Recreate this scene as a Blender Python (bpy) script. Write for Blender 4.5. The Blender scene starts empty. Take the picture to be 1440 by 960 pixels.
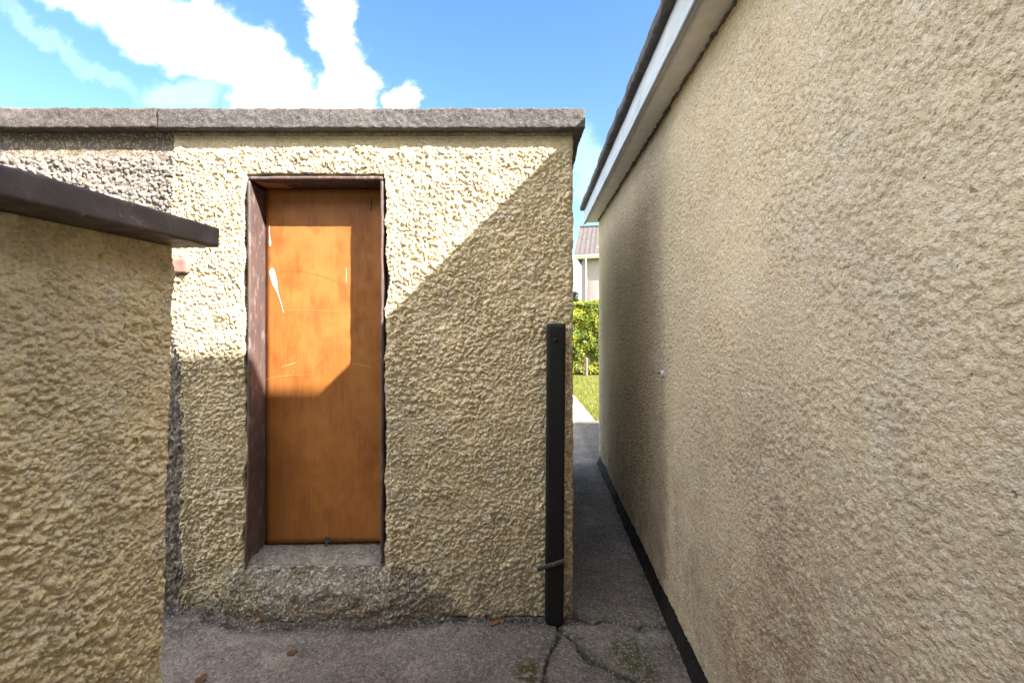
import bpy, math, random
import numpy as np
from mathutils import Vector, Matrix

sc = bpy.context.scene
col = sc.collection
random.seed(7)
rng = np.random.default_rng(11)

# ------------------------------------------------------------------ camera
F = 640.0            # focal length in pixels of the 1440-wide photograph
EYE = 1.5
HOR = 452.0
cam_d = bpy.data.cameras.new('camera')
cam = bpy.data.objects.new('camera', cam_d)
col.objects.link(cam)
cam.location = (0, 0, EYE)
cam.rotation_euler = (math.radians(90), 0, 0)
cam_d.sensor_width = 36.0
cam_d.lens = 36.0 * F / 1440.0
cam_d.shift_y = -(480.0 - HOR) / 1440.0
cam_d.clip_start = 0.03
cam_d.clip_end = 3000
sc.camera = cam

# ------------------------------------------------------------------ sun, sky, exposure
SUN_DIR = Vector((-0.965, 0.677, -1.0)).normalized()       # the way the light travels
sun_d = bpy.data.lights.new('sun', 'SUN')
sun_d.energy = 5.0
sun_d.angle = math.radians(0.53)
sun_d.color = (1.0, 0.95, 0.87)
sun = bpy.data.objects.new('sun', sun_d)
col.objects.link(sun)
sun.location = (6, -5, 9)
sun.rotation_euler = SUN_DIR.to_track_quat('-Z', 'Y').to_euler()
SKY_STRENGTH = 0.070
CLOUD_RADIANCE = 22.5
sc.view_settings.view_transform = 'Standard'
sc.view_settings.look = 'None'
sc.view_settings.gamma = 1.0
sc.view_settings.use_curve_mapping = False
sc.view_settings.exposure = 2.3
sc.cycles.use_denoising = True
sc.cycles.max_bounces = 8
sc.cycles.diffuse_bounces = 5


class NT:
    """small wrapper for building node trees"""
    def __init__(self, tree):
        self.t = tree
        tree.nodes.clear()

    def n(self, kind, **kw):
        nd = self.t.nodes.new(kind)
        ins = kw.pop('ins', {})
        for k, v in kw.items():
            setattr(nd, k, v)
        for k, v in ins.items():
            self.put(nd.inputs[k], v)
        return nd

    def put(self, sock, v):
        if isinstance(v, bpy.types.NodeSocket):
            self.t.links.new(v, sock)
        elif isinstance(v, bpy.types.Node):
            self.t.links.new(v.outputs[0], sock)
        else:
            if hasattr(sock, 'default_value') and not isinstance(v, (int, float)):
                v = tuple(v)
                if len(v) == 3 and sock.type == 'RGBA':
                    v = v + (1.0,)
            sock.default_value = v

    def math(self, op, a, b=None, c=None, clamp=False):
        nd = self.n('ShaderNodeMath', operation=op, use_clamp=clamp)
        self.put(nd.inputs[0], a)
        if b is not None:
            self.put(nd.inputs[1], b)
        if c is not None:
            self.put(nd.inputs[2], c)
        return nd.outputs[0]

    def vmath(self, op, a, b=None, out=0):
        nd = self.n('ShaderNodeVectorMath', operation=op)
        self.put(nd.inputs[0], a)
        if b is not None:
            self.put(nd.inputs[3 if op == 'SCALE' else 1], b)
        return nd.outputs[out]

    def mix(self, fac, a, b, blend='MIX'):
        nd = self.n('ShaderNodeMix', data_type='RGBA', blend_type=blend)
        self.put(nd.inputs[0], fac)
        self.put(nd.inputs[6], a)
        self.put(nd.inputs[7], b)
        return nd.outputs[2]

    def ramp(self, v, lo, hi, a=0.0, b=1.0):
        nd = self.n('ShaderNodeMapRange', interpolation_type='SMOOTHSTEP')
        self.put(nd.inputs[0], v)
        nd.inputs[1].default_value = lo
        nd.inputs[2].default_value = hi
        nd.inputs[3].default_value = a
        nd.inputs[4].default_value = b
        return nd.outputs[0]

    def noise(self, vec, scale, detail=4.0, rough=0.55, dist=0.0):
        nd = self.n('ShaderNodeTexNoise')
        self.put(nd.inputs['Vector'], vec)
        nd.inputs['Scale'].default_value = scale
        nd.inputs['Detail'].default_value = detail
        nd.inputs['Roughness'].default_value = rough
        nd.inputs['Distortion'].default_value = dist
        return nd.outputs[0]

    def mapping(self, vec, loc=(0, 0, 0), rot=(0, 0, 0), scale=(1, 1, 1), kind='POINT'):
        nd = self.n('ShaderNodeMapping', vector_type=kind)
        self.put(nd.inputs[0], vec)
        nd.inputs[1].default_value = loc
        nd.inputs[2].default_value = rot
        nd.inputs[3].default_value = scale
        return nd.outputs[0]


# world: Nishita sky with a bank of cumulus
world = bpy.data.worlds.new('World')
sc.world = world
world.use_nodes = True
w = NT(world.node_tree)
sky = w.n('ShaderNodeTexSky', sky_type='NISHITA', sun_disc=False)
to_sun = -SUN_DIR
sky.sun_elevation = math.asin(to_sun.z)
sky.sun_rotation = math.atan2(to_sun.x, to_sun.y)
sky.altitude = 20
sky.air_density = 1.15
sky.dust_density = 0.35
sky.ozone_density = 2.2
tc = w.n('ShaderNodeTexCoord')
sep = w.n('ShaderNodeSeparateXYZ', ins={0: tc.outputs['Generated']})
dx, dy, dz = sep.outputs
yy = w.math('MAXIMUM', dy, 0.05)
u = w.math('DIVIDE', dx, yy)
v = w.math('DIVIDE', dz, yy)
uv = w.n('ShaderNodeCombineXYZ', ins={0: u, 1: v, 2: 0.0}).outputs[0]
wn = w.n('ShaderNodeTexNoise', ins={'Vector': uv, 'Scale': 5.5, 'Detail': 8.0, 'Roughness': 0.62})
off = w.vmath('SCALE', w.vmath('SUBTRACT', wn.outputs[1], (0.5, 0.5, 0.5)), 0.22)
uvd = w.vmath('ADD', uv, off)


def blob(cx, cy, rx, ry, deg, dens=1.0):
    """an elliptical puff given by its direction from the camera's place"""
    m = w.mapping(uvd, loc=((cx - 720) / F, (HOR - cy) / F, 0), rot=(0, 0, math.radians(deg)),
                  scale=(rx / F, ry / F, 1), kind='TEXTURE')
    ln = w.vmath('LENGTH', m, out=1)
    return w.math('MULTIPLY', w.math('POWER', w.ramp(ln, 1.55, 0.52), 2.2), dens)


puffs = [blob(110, -55, 120, 52, -30), blob(245, 32, 125, 44, -28), blob(350, 95, 95, 46, -34), blob(425, 150, 55, 34, 0),
         blob(470, 35, 32, 60, 15), blob(490, 120, 42, 58, 0), blob(572, 145, 22, 28, 0, 0.45),
         blob(50, 38, 90, 16, -38, 0.035), blob(140, 95, 70, 14, -25, 0.03), blob(255, 130, 60, 26, 0, 0.06),
         blob(825, 235, 30, 60, 0, 0.05)]
cl = puffs[0]
for p in puffs[1:]:
    cl = w.math('MAXIMUM', cl, p)
cl = w.math('MULTIPLY', cl, w.ramp(dy, 0.05, 0.2))
# unseen cloud round the rest of the sky, thickened to add fill light
dn = w.noise(tc.outputs['Generated'], 2.6, 7.0, 0.6, 0.3)
gen = w.ramp(dn, 0.45, 0.58)
away = w.math('SUBTRACT', 1.0, w.math('MULTIPLY', w.ramp(dy, 0.25, 0.5), w.ramp(w.math('ABSOLUTE', u), 1.9, 1.3)))
gen = w.math('MULTIPLY', w.math('MULTIPLY', gen, away), w.ramp(dz, 0.02, 0.15))
cl = w.math('MAXIMUM', cl, gen)
fine = w.noise(uvd, 14.0, 6.0, 0.6)
cl = w.math('MULTIPLY', cl, w.ramp(fine, 0.22, 0.5, 0.72, 1.0))
hs = w.n('ShaderNodeHueSaturation', ins={'Saturation': 1.18, 'Color': sky.outputs[0]})
skycol = w.mix(cl, hs.outputs[0], (CLOUD_RADIANCE, CLOUD_RADIANCE * 0.985, CLOUD_RADIANCE * 0.96))
bg = w.n('ShaderNodeBackground', ins={0: skycol, 1: SKY_STRENGTH})
out = w.n('ShaderNodeOutputWorld', ins={0: bg.outputs[0]})

# ------------------------------------------------------------------ numpy noise
def _h(ix, iy, iz, seed):
    n = (ix.astype(np.int64) * 374761393 + iy.astype(np.int64) * 668265263 + np.int64(iz) * 1440662683 if np.isscalar(iz)
         else ix.astype(np.int64) * 374761393 + iy.astype(np.int64) * 668265263 + iz.astype(np.int64) * 1440662683)
    n = (n + seed * 974711) & 0x7fffffff
    n = ((n ^ (n >> 13)) * 1274126177) & 0x7fffffff
    n = ((n ^ (n >> 15)) * 1103515245) & 0x7fffffff
    n = n ^ (n >> 12)
    return (n & 0xffffff) / float(0xffffff)


def vn2(x, y, seed=0):
    ix, iy = np.floor(x), np.floor(y)
    fx, fy = x - ix, y - iy
    fx = fx * fx * (3 - 2 * fx)
    fy = fy * fy * (3 - 2 * fy)
    a, b = _h(ix, iy, 0, seed), _h(ix + 1, iy, 0, seed)
    c, d = _h(ix, iy + 1, 0, seed), _h(ix + 1, iy + 1, 0, seed)
    return (a + (b - a) * fx) + ((c + (d - c) * fx) - (a + (b - a) * fx)) * fy


def fbm2(x, y, seed=0, oct=4, gain=0.5):
    s, a, t = 0.0, 1.0, 0.0
    for k in range(oct):
        s = s + a * vn2(x * 2 ** k + 17.3 * k, y * 2 ** k - 9.1 * k, seed + k)
        t += a
        a *= gain
    return s / t


def vn3(x, y, z, seed=0):
    ix, iy, iz = np.floor(x), np.floor(y), np.floor(z)
    f = [x - ix, y - iy, z - iz]
    f = [q * q * (3 - 2 * q) for q in f]
    r = 0.0
    for i in (0, 1):
        for j in (0, 1):
            for k in (0, 1):
                wgt = (f[0] if i else 1 - f[0]) * (f[1] if j else 1 - f[1]) * (f[2] if k else 1 - f[2])
                r = r + wgt * _h(ix + i, iy + j, iz + k, seed)
    return r


def lumps(x, y, seed, rad=0.62):
    """stones thrown on a wall: rounded caps of uneven size round jittered cell points (cell = 1)"""
    ix, iy = np.floor(x), np.floor(y)
    best = np.zeros_like(x)
    for i in (-1, 0, 1):
        for j in (-1, 0, 1):
            cx, cy = ix + i, iy + j
            px = cx + _h(cx, cy, 1, seed)
            py = cy + _h(cx, cy, 2, seed)
            sz = 0.36 + 0.9 * _h(cx, cy, 3, seed) ** 1.4
            an = _h(cx, cy, 4, seed) * 3.14
            ux, uy = x - px, y - py
            ca, sa = np.cos(an), np.sin(an)
            qx, qy = (ux * ca + uy * sa), (uy * ca - ux * sa) * 1.22
            d2 = (qx * qx + qy * qy) / (rad * sz) ** 2
            best = np.maximum(best, np.sqrt(np.clip(1 - d2, 0, 1)) * (0.35 + 0.65 * sz))
    return best


def sstep(x, a, b):
    t = np.clip((x - a) / (b - a), 0, 1)
    return t * t * (3 - 2 * t)


def roughcast(a, b, seed, size, amp, sharp=1.0):
    """height of a roughcast (wet dash) face at wall coordinates a, b in metres"""
    wx = (vn2(a / size * 1.7, b / size * 1.7, seed + 50) - 0.5) * 0.55
    wy = (vn2(a / size * 1.7 + 31, b / size * 1.7 - 12, seed + 51) - 0.5) * 0.55
    x, y = a / size + wx, b / size + wy
    h = lumps(x, y, seed, 0.66)
    h = np.maximum(h, 0.85 * lumps(x * 1.55 + 5.2, y * 1.55 + 3.1, seed + 7, 0.60))
    h = h + 0.30 * lumps(x * 2.6 + 1.7, y * 2.6 + 8.8, seed + 9)
    dens = sstep(fbm2(a / 0.09, b / 0.09, seed + 20, 3), 0.25, 0.62)
    h = h * (0.6 + 0.4 * dens)
    low = fbm2(a / 0.22, b / 0.22, seed + 30, 3) - 0.5
    return amp * (h * sharp + low * 0.7)


# ------------------------------------------------------------------ mesh helpers
def new_obj(name, mesh, mat, parent=None):
    o = bpy.data.objects.new(name, mesh)
    col.objects.link(o)
    if mat is not None:
        mesh.materials.append(mat)
    if parent is not None:
        o.parent = parent
    return o


def raw_mesh(name, verts, quads, smooth=True):
    verts = np.asarray(verts, dtype=np.float32).reshape(-1, 3)
    quads = np.asarray(quads, dtype=np.int32)
    k = quads.shape[1]
    me = bpy.data.meshes.new(name)
    me.vertices.add(len(verts))
    me.vertices.foreach_set('co', verts.ravel())
    me.loops.add(quads.size)
    me.loops.foreach_set('vertex_index', quads.ravel())
    me.polygons.add(len(quads))
    me.polygons.foreach_set('loop_start', np.arange(0, quads.size, k, dtype=np.int32))
    me.polygons.foreach_set('loop_total', np.full(len(quads), k, dtype=np.int32))
    me.polygons.foreach_set('use_smooth', np.full(len(quads), smooth, dtype=bool))
    me.update(calc_edges=True)
    me.validate()
    return me


def grid_sheet(name, A, B, P, keep=None, skirt=None, flip=False, attrs=None):
    """A, B: 1-D coordinates; P: (nb, na, 3) positions; keep: (nb-1, na-1) mask of faces; skirt: vector for the turned-in edge"""
    nb, na = len(B), len(A)
    idx = np.arange(na * nb, dtype=np.int32).reshape(nb, na)
    q = np.stack([idx[:-1, :-1], idx[:-1, 1:], idx[1:, 1:], idx[1:, :-1]], -1)
    if keep is None:
        keep = np.ones((nb - 1, na - 1), bool)
    verts = P.reshape(-1, 3)
    faces = [q[keep]]
    vx = [verts]
    if skirt is not None:
        K = np.zeros((nb + 1, na + 1), bool)
        K[1:-1, 1:-1] = keep
        ed = []
        # horizontal edges between row faces
        up, dn_ = K[1:, 1:-1], K[:-1, 1:-1]
        m = up & ~dn_
        ed.append(np.stack([idx[:, 1:][m], idx[:, :-1][m]], -1))
        m = dn_ & ~up
        ed.append(np.stack([idx[:, :-1][m], idx[:, 1:][m]], -1))
        rt, lf = K[1:-1, 1:], K[1:-1, :-1]
        m = rt & ~lf
        ed.append(np.stack([idx[:-1, :][m], idx[1:, :][m]], -1))
        m = lf & ~rt
        ed.append(np.stack([idx[1:, :][m], idx[:-1, :][m]], -1))
        ed = np.concatenate(ed)
        base = na * nb
        vx.append(verts + np.asarray(skirt, dtype=np.float32))
        faces.append(np.stack([ed[:, 0], ed[:, 1], ed[:, 1] + base, ed[:, 0] + base], -1))
    verts = np.concatenate(vx)
    faces = np.concatenate(faces)
    if flip:
        faces = faces[:, ::-1]
    used = np.unique(faces)
    remap = np.full(len(verts), -1, np.int32)
    remap[used] = np.arange(len(used))
    me = raw_mesh(name, verts[used], remap[faces])
    if attrs:
        for k, val in attrs.items():
            val = np.asarray(val, dtype=np.float32).reshape(-1)
            if skirt is not None:
                val = np.concatenate([val, val])
            at = me.attributes.new(k, 'FLOAT', 'POINT')
            at.data.foreach_set('value', np.ascontiguousarray(val[used]))
    return me


def rough_box(name, x0, x1, y0, y1, z0, z1, res, amp, seed=0, size=None, mat=None, parent=None, shape=None, smooth=True, rad=None):
    """a block whose faces and arrises are worn: gridded and pushed about by solid noise"""
    size = size or res * 3
    V, Q, base = [], [], 0
    lo, hi = np.array([x0, y0, z0]), np.array([x1, y1, z1])
    nseg = [max(1, int(math.ceil((hi[k] - lo[k]) / res))) for k in range(3)]
    nseg = [min(s, 1400) for s in nseg]
    for ax in range(3):
        b, c = (ax + 1) % 3, (ax + 2) % 3
        tb = np.linspace(lo[b], hi[b], nseg[b] + 1)
        tcx = np.linspace(lo[c], hi[c], nseg[c] + 1)
        gb, gc = np.meshgrid(tb, tcx)
        for side in (0, 1):
            p = np.zeros(gb.shape + (3,))
            p[..., b], p[..., c], p[..., ax] = gb, gc, (hi if side else lo)[ax]
            n = gb.size
            idx = np.arange(n).reshape(gb.shape) + base
            f = np.stack([idx[:-1, :-1], idx[:-1, 1:], idx[1:, 1:], idx[1:, :-1]], -1).reshape(-1, 4)
            if not side:
                f = f[:, ::-1]
            V.append(p.reshape(-1, 3))
            Q.append(f)
            base += n
    P = np.concatenate(V)
    # round the arrises a little
    mid, half = (lo + hi) / 2, (hi - lo) / 2
    rad = rad if rad else min(half.min() * 0.5, res * 0.8 if amp < 0.002 else max(res, amp * 2))
    inner = np.maximum(half - rad, 0)
    rel = P - mid
    core = np.clip(rel, -inner, inner)
    d = rel - core
    ln = np.linalg.norm(d, axis=1, keepdims=True)
    d = np.where(ln > 1e-9, d / np.maximum(ln, 1e-9) * rad, d)
    P = mid + core + d
    D = np.zeros_like(P)
    for k in range(3):
        D[:, k] = (vn3(P[:, 0] / size, P[:, 1] / size, P[:, 2] / size, seed + 11 * k) - 0.5) * 2 \
            + 0.6 * (vn3(P[:, 0] / size * 2.3, P[:, 1] / size * 2.3, P[:, 2] / size * 2.3, seed + 11 * k + 5) - 0.5) * 2
    P = P + D * amp
    if shape is not None:
        P = shape(P)
    # weld the seams between the six faces
    key = np.round(P / 1e-5).astype(np.int64)
    _, first, inv = np.unique(key, axis=0, return_index=True, return_inverse=True)
    inv = inv.reshape(-1)
    Qa = inv[np.concatenate(Q)]
    me = raw_mesh(name, P[first], Qa, smooth)
    return new_obj(name, me, mat, parent)


def tube(name, pts, r, seg, mat, parent=None, taper=None):
    pts = [Vector(p) for p in pts]
    V, Q = [], []
    for i, p in enumerate(pts):
        t = (pts[min(i + 1, len(pts) - 1)] - pts[max(i - 1, 0)]).normalized()
        a = t.cross(Vector((0, 0, 1)))
        if a.length < 1e-3:
            a = t.cross(Vector((1, 0, 0)))
        a.normalize()
        b = t.cross(a)
        rr = r if taper is None else r * (1 + (taper - 1) * i / (len(pts) - 1))
        for k in range(seg):
            th = 2 * math.pi * k / seg
            V.append(p + (a * math.cos(th) + b * math.sin(th)) * rr)
    for i in range(len(pts) - 1):
        for k in range(seg):
            k2 = (k + 1) % seg
            Q.append((i * seg + k, i * seg + k2, (i + 1) * seg + k2, (i + 1) * seg + k))
    me = bpy.data.meshes.new(name)
    Q.append(tuple(range(seg))[::-1])
    n = (len(pts) - 1) * seg
    Q.append(tuple(n + k for k in range(seg)))
    me.from_pydata(V, [], Q)
    me.polygons.foreach_set('use_smooth', [True] * len(Q))
    me.update()
    return new_obj(name, me, mat, parent)


def poly_mesh(name, verts, faces, mat, parent=None, smooth=False):
    me = bpy.data.meshes.new(name)
    me.from_pydata(verts, [], faces)
    me.polygons.foreach_set('use_smooth', [smooth] * len(faces))
    me.update()
    return new_obj(name, me, mat, parent)


def plain_box(name, x0, x1, y0, y1, z0, z1, mat, parent=None):
    v = [(x, y, z) for z in (z0, z1) for y in (y0, y1) for x in (x0, x1)]
    f = [(0, 2, 3, 1), (4, 5, 7, 6), (0, 1, 5, 4), (2, 6, 7, 3), (0, 4, 6, 2), (1, 3, 7, 5)]
    return poly_mesh(name, v, f, mat, parent)


def thing(name, label, cat, loc=(0, 0, 0), rz=0.0, group=None):
    o = bpy.data.objects.new(name, None)
    col.objects.link(o)
    o.empty_display_size = 0.2
    o.location = loc
    o.rotation_euler = (0, 0, rz)
    tag(o, label, cat, group)
    return o


def tag(o, label, cat, group=None):
    o['label'] = label
    o['category'] = cat
    if group:
        o['group'] = group
    return o


def px_plane(px, py, d):
    """a pixel of the photograph on the frontal plane at depth d"""
    return (px - 720) * d / F, EYE - (py - HOR) * d / F


def px_ground(px, py):
    d = EYE * F / (py - HOR)
    return (px - 720) * d / F, d


# ------------------------------------------------------------------ materials
def mat_new(name):
    m = bpy.data.materials.new(name)
    m.use_nodes = True
    return m, NT(m.node_tree)


def finish(t, color, rough=0.85, bump=None, bump_d=0.002, bump_s=0.5, metal=0.0, spec=0.3, extra=None):
    ins = {'Base Color': color, 'Roughness': rough, 'Metallic': metal, 'Specular IOR Level': spec}
    p = t.n('ShaderNodeBsdfPrincipled', ins=ins)
    if extra:
        for k, val in extra.items():
            t.put(p.inputs[k], val)
    if bump is not None:
        b = t.n('ShaderNodeBump', ins={'Height': bump, 'Distance': bump_d, 'Strength': bump_s})
        t.put(p.inputs['Normal'], b.outputs[0])
    t.n('ShaderNodeOutputMaterial', ins={0: p.outputs[0]})
    return p


def attr(t, name):
    return t.n('ShaderNodeAttribute', attribute_name=name).outputs['Fac']


def m_roughcast(name, a, b, c, bare=(0.24, 0.22, 0.205), grime_shade=(0.16, 0.12, 0.08), crumb=105.0, layers=('bare', 'grime_shade', 'moss', 'rust'), stain=(0.46, 0.40, 0.28), pale=(0.66, 0.63, 0.54), stain_amt=0.4):
    """masonry paint on roughcast; a, b, c are three tones of the weathered paint"""
    m, t = mat_new(name)
    P = t.n('ShaderNodeTexCoord').outputs['Object']
    c1 = t.mix(t.ramp(t.noise(P, 1.7, 5, 0.6), 0.35, 0.65), a, b)
    c1 = t.mix(t.math('MULTIPLY', t.ramp(t.noise(P, 22, 4, 0.6), 0.5, 0.72), 0.75), c1, c)
    speck = t.ramp(t.noise(P, 150, 3, 0.6), 0.66, 0.74)
    c1 = t.mix(t.math('MULTIPLY', speck, 0.35), c1, (0.2, 0.15, 0.09))
    # worn to the sandy undercoat here and there
    worn = t.math('MULTIPLY', t.ramp(t.noise(P, 38, 5, 0.65), 0.6, 0.7), t.ramp(t.noise(P, 4, 3, 0.5), 0.45, 0.65))
    c1 = t.mix(t.math('MULTIPLY', worn, 0.5), c1, (0.52, 0.33, 0.13))
    big = t.mapping(P, scale=(1, 1, 0.4))
    c1 = t.mix(t.math('MULTIPLY', t.ramp(t.noise(big, 2.6, 4, 0.6), 0.48, 0.68), stain_amt), c1, stain)
    c1 = t.mix(t.math('MULTIPLY', t.ramp(t.noise(P, 6.5, 4, 0.62), 0.5, 0.7), stain_amt), c1, pale)
    pit = t.ramp(t.noise(P, 48, 2, 0.5), 0.725, 0.76)
    c1 = t.mix(t.math('MULTIPLY', pit, 0.7), c1, (0.09, 0.07, 0.05))
    if 'bare' in layers:
        bn = t.math('ADD', t.math('SUBTRACT', attr(t, 'bare'), 0.5), t.math('MULTIPLY', t.math('SUBTRACT', t.noise(P, 26, 5, 0.65), 0.5), 1.6))
        b0 = t.mix(t.ramp(t.noise(P, 9, 5, 0.65), 0.42, 0.6), (0.17, 0.125, 0.085), bare)
        barec = t.mix(t.math('MULTIPLY', t.ramp(t.noise(P, 70, 3, 0.7), 0.52, 0.62), t.ramp(t.noise(P, 8, 4, 0.6), 0.4, 0.6)), b0, (0.58, 0.56, 0.54))
        c1 = t.mix(t.ramp(bn, -0.08, 0.1), c1, barec)
    if 'grime_shade' in layers:
        gn = t.math('MULTIPLY', attr(t, 'grime_shade'), t.ramp(t.noise(P, 9, 4, 0.65), 0.28, 0.7))
        c1 = t.mix(t.math('MULTIPLY', gn, 0.8), c1, grime_shade)
    if 'moss' in layers:
        mo = t.math('MULTIPLY', attr(t, 'moss'), t.ramp(t.noise(P, 14, 4, 0.7), 0.4, 0.62))
        c1 = t.mix(mo, c1, (0.13, 0.12, 0.035))
    if 'rust' in layers:
        ru = t.math('MULTIPLY', attr(t, 'rust'), t.ramp(t.noise(P, 30, 3, 0.6), 0.42, 0.62))
        c1 = t.mix(t.math('MULTIPLY', ru, 0.7), c1, (0.42, 0.19, 0.07))
    PW = t.vmath('ADD', P, t.vmath('SCALE', t.n('ShaderNodeTexNoise', ins={'Vector': P, 'Scale': 70.0, 'Detail': 2.0}).outputs[1], 0.0055))
    v1 = t.n('ShaderNodeTexVoronoi', ins={'Vector': PW, 'Scale': crumb})
    v2 = t.n('ShaderNodeTexVoronoi', ins={'Vector': PW, 'Scale': crumb * 2.1})
    tint = t.n('ShaderNodeSeparateXYZ', ins={0: v1.outputs['Color']}).outputs[0]
    c1 = t.mix(t.ramp(tint, 0.6, 1.0, 0.0, 0.45), c1, (0.74, 0.68, 0.55))
    c1 = t.mix(t.ramp(tint, 0.35, 0.0, 0.0, 0.4), c1, (0.36, 0.27, 0.15))
    h = t.math('ADD', t.math('SUBTRACT', 1.0, v1.outputs['Distance']), t.math('MULTIPLY', t.math('SUBTRACT', 1.0, v2.outputs['Distance']), 0.55))
    h = t.math('ADD', h, t.math('MULTIPLY', t.noise(P, 260, 4, 0.7), 0.9))
    finish(t, c1, 0.9, h, 0.005, 0.8, spec=0.2)
    return m


M = {}
M['cream_shed'] = m_roughcast('cream_roughcast', (0.75, 0.605, 0.37), (0.70, 0.575, 0.365), (0.76, 0.66, 0.48))
M['cream_low'] = m_roughcast('cream_roughcast_low_wall', (0.80, 0.655, 0.385), (0.76, 0.63, 0.385), (0.78, 0.70, 0.53), crumb=95.0, layers=('grime_shade', 'moss'))
M['beige_dash'] = m_roughcast('beige_roughcast', (0.62, 0.515, 0.355), (0.555, 0.465, 0.34), (0.65, 0.58, 0.455), grime_shade=(0.28, 0.19, 0.13), stain=(0.50, 0.41, 0.30), crumb=150.0, layers=('grime_shade', 'moss'))
M['grey_dash'] = m_roughcast('grey_unpainted_roughcast', (0.21, 0.18, 0.165), (0.14, 0.122, 0.118), (0.31, 0.27, 0.25), layers=('grime_shade',), stain=(0.12, 0.10, 0.095), pale=(0.34, 0.31, 0.29))


def m_concrete(name, a, b, scale=1.0, dark=(0.05, 0.045, 0.045), rough=0.85, white=0.5, bump_d=0.004):
    m, t = mat_new(name)
    P = t.n('ShaderNodeTexCoord').outputs['Object']
    c1 = t.mix(t.ramp(t.noise(P, 2.5 * scale, 6, 0.6), 0.35, 0.65), a, b)
    c1 = t.mix(t.math('MULTIPLY', t.ramp(t.noise(P, 60 * scale, 5, 0.7), 0.5, 0.68), white), c1, tuple(min(1, 1.9 * q) for q in b))
    c1 = t.mix(t.math('MULTIPLY', t.ramp(t.noise(P, 45 * scale, 4, 0.7, 0.5), 0.58, 0.7), 0.7), c1, dark)
    pale = t.ramp(t.noise(P, 130 * scale, 2, 0.5), 0.72, 0.76)
    c1 = t.mix(t.math('MULTIPLY', pale, 0.8), c1, (0.6, 0.57, 0.53))
    c1 = t.mix(t.math('MULTIPLY', t.ramp(t.noise(P, 7, 5, 0.65), 0.5, 0.68), 0.5), c1, tuple(0.5 * q for q in a))
    c1 = t.mix(t.math('MULTIPLY', t.ramp(t.noise(P, 4.2, 5, 0.7, 0.6), 0.52, 0.66), 0.6), c1, tuple(min(1, 1.6 * q) for q in b))
    mo = t.math('MULTIPLY', attr(t, 'moss'), t.ramp(t.noise(P, 24, 6, 0.7), 0.32, 0.6))
    c1 = t.mix(t.math('MULTIPLY', mo, 0.92, clamp=True), c1, (0.062, 0.062, 0.014))
    gr = t.math('MULTIPLY', attr(t, 'grime_shade'), t.ramp(t.noise(P, 17, 5, 0.65), 0.2, 0.55))
    c1 = t.mix(t.math('MULTIPLY', gr, 0.85), c1, (0.03, 0.026, 0.024))
    vg = t.n('ShaderNodeTexVoronoi', ins={'Vector': P, 'Scale': 110.0 * scale})
    gt = t.n('ShaderNodeSeparateXYZ', ins={0: vg.outputs['Color']}).outputs[0]
    c1 = t.mix(t.ramp(gt, 0.7, 1.0, 0.0, 0.5), c1, tuple(min(1, 1.8 * q) for q in b))
    c1 = t.mix(t.ramp(gt, 0.3, 0.0, 0.0, 0.5), c1, dark)
    h = t.math('ADD', t.noise(P, 160 * scale, 4, 0.7), t.math('SUBTRACT', t.noise(P, 45 * scale, 4, 0.65), t.math('MULTIPLY', vg.outputs['Distance'], 0.5)))
    finish(t, c1, rough, h, bump_d, 0.8, spec=0.3)
    return m


M['yard'] = m_concrete('yard_concrete', (0.145, 0.122, 0.108), (0.205, 0.178, 0.158), bump_d=0.007)
M['coping'] = m_concrete('coping_concrete', (0.064, 0.057, 0.054), (0.09, 0.080, 0.076), 1.3, dark=(0.035, 0.027, 0.028), white=0.75)
M['coping_grey'] = m_concrete('coping_concrete_brown', (0.068, 0.056, 0.051), (0.092, 0.077, 0.072), 1.3, dark=(0.03, 0.025, 0.025), white=0.7)
M['mortar'] = m_concrete('dark_mortar', (0.075, 0.066, 0.06), (0.11, 0.095, 0.085))
M['sill'] = m_concrete('sill_concrete', (0.15, 0.132, 0.11), (0.205, 0.185, 0.155), 1.0, white=0.6)
M['path'] = m_concrete('path_concrete', (0.20, 0.185, 0.17), (0.26, 0.245, 0.23), 0.6, white=0.5)


def m_paint(name, a, b, scale=(1, 1, 1), rough=0.5, bump_s=0.35, fleck=None, fleck_amt=0.5, spec=0.4, nscale=18, bump_d=0.002, flo=0.6, fhi=0.66):
    m, t = mat_new(name)
    P = t.mapping(t.n('ShaderNodeTexCoord').outputs['Object'], scale=scale)
    c1 = t.mix(t.ramp(t.noise(P, nscale, 5, 0.6), 0.35, 0.68), a, b)
    if fleck:
        c1 = t.mix(t.math('MULTIPLY', t.ramp(t.noise(P, nscale * 3.3, 5, 0.7), flo, fhi), fleck_amt), c1, fleck)
    r = t.ramp(t.noise(P, nscale * 1.5, 4, 0.6), 0.3, 0.7, rough - 0.1, rough + 0.15)
    finish(t, c1, r, t.noise(P, nscale * 6, 4, 0.65), bump_d, bump_s, spec=spec)
    return m


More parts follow.
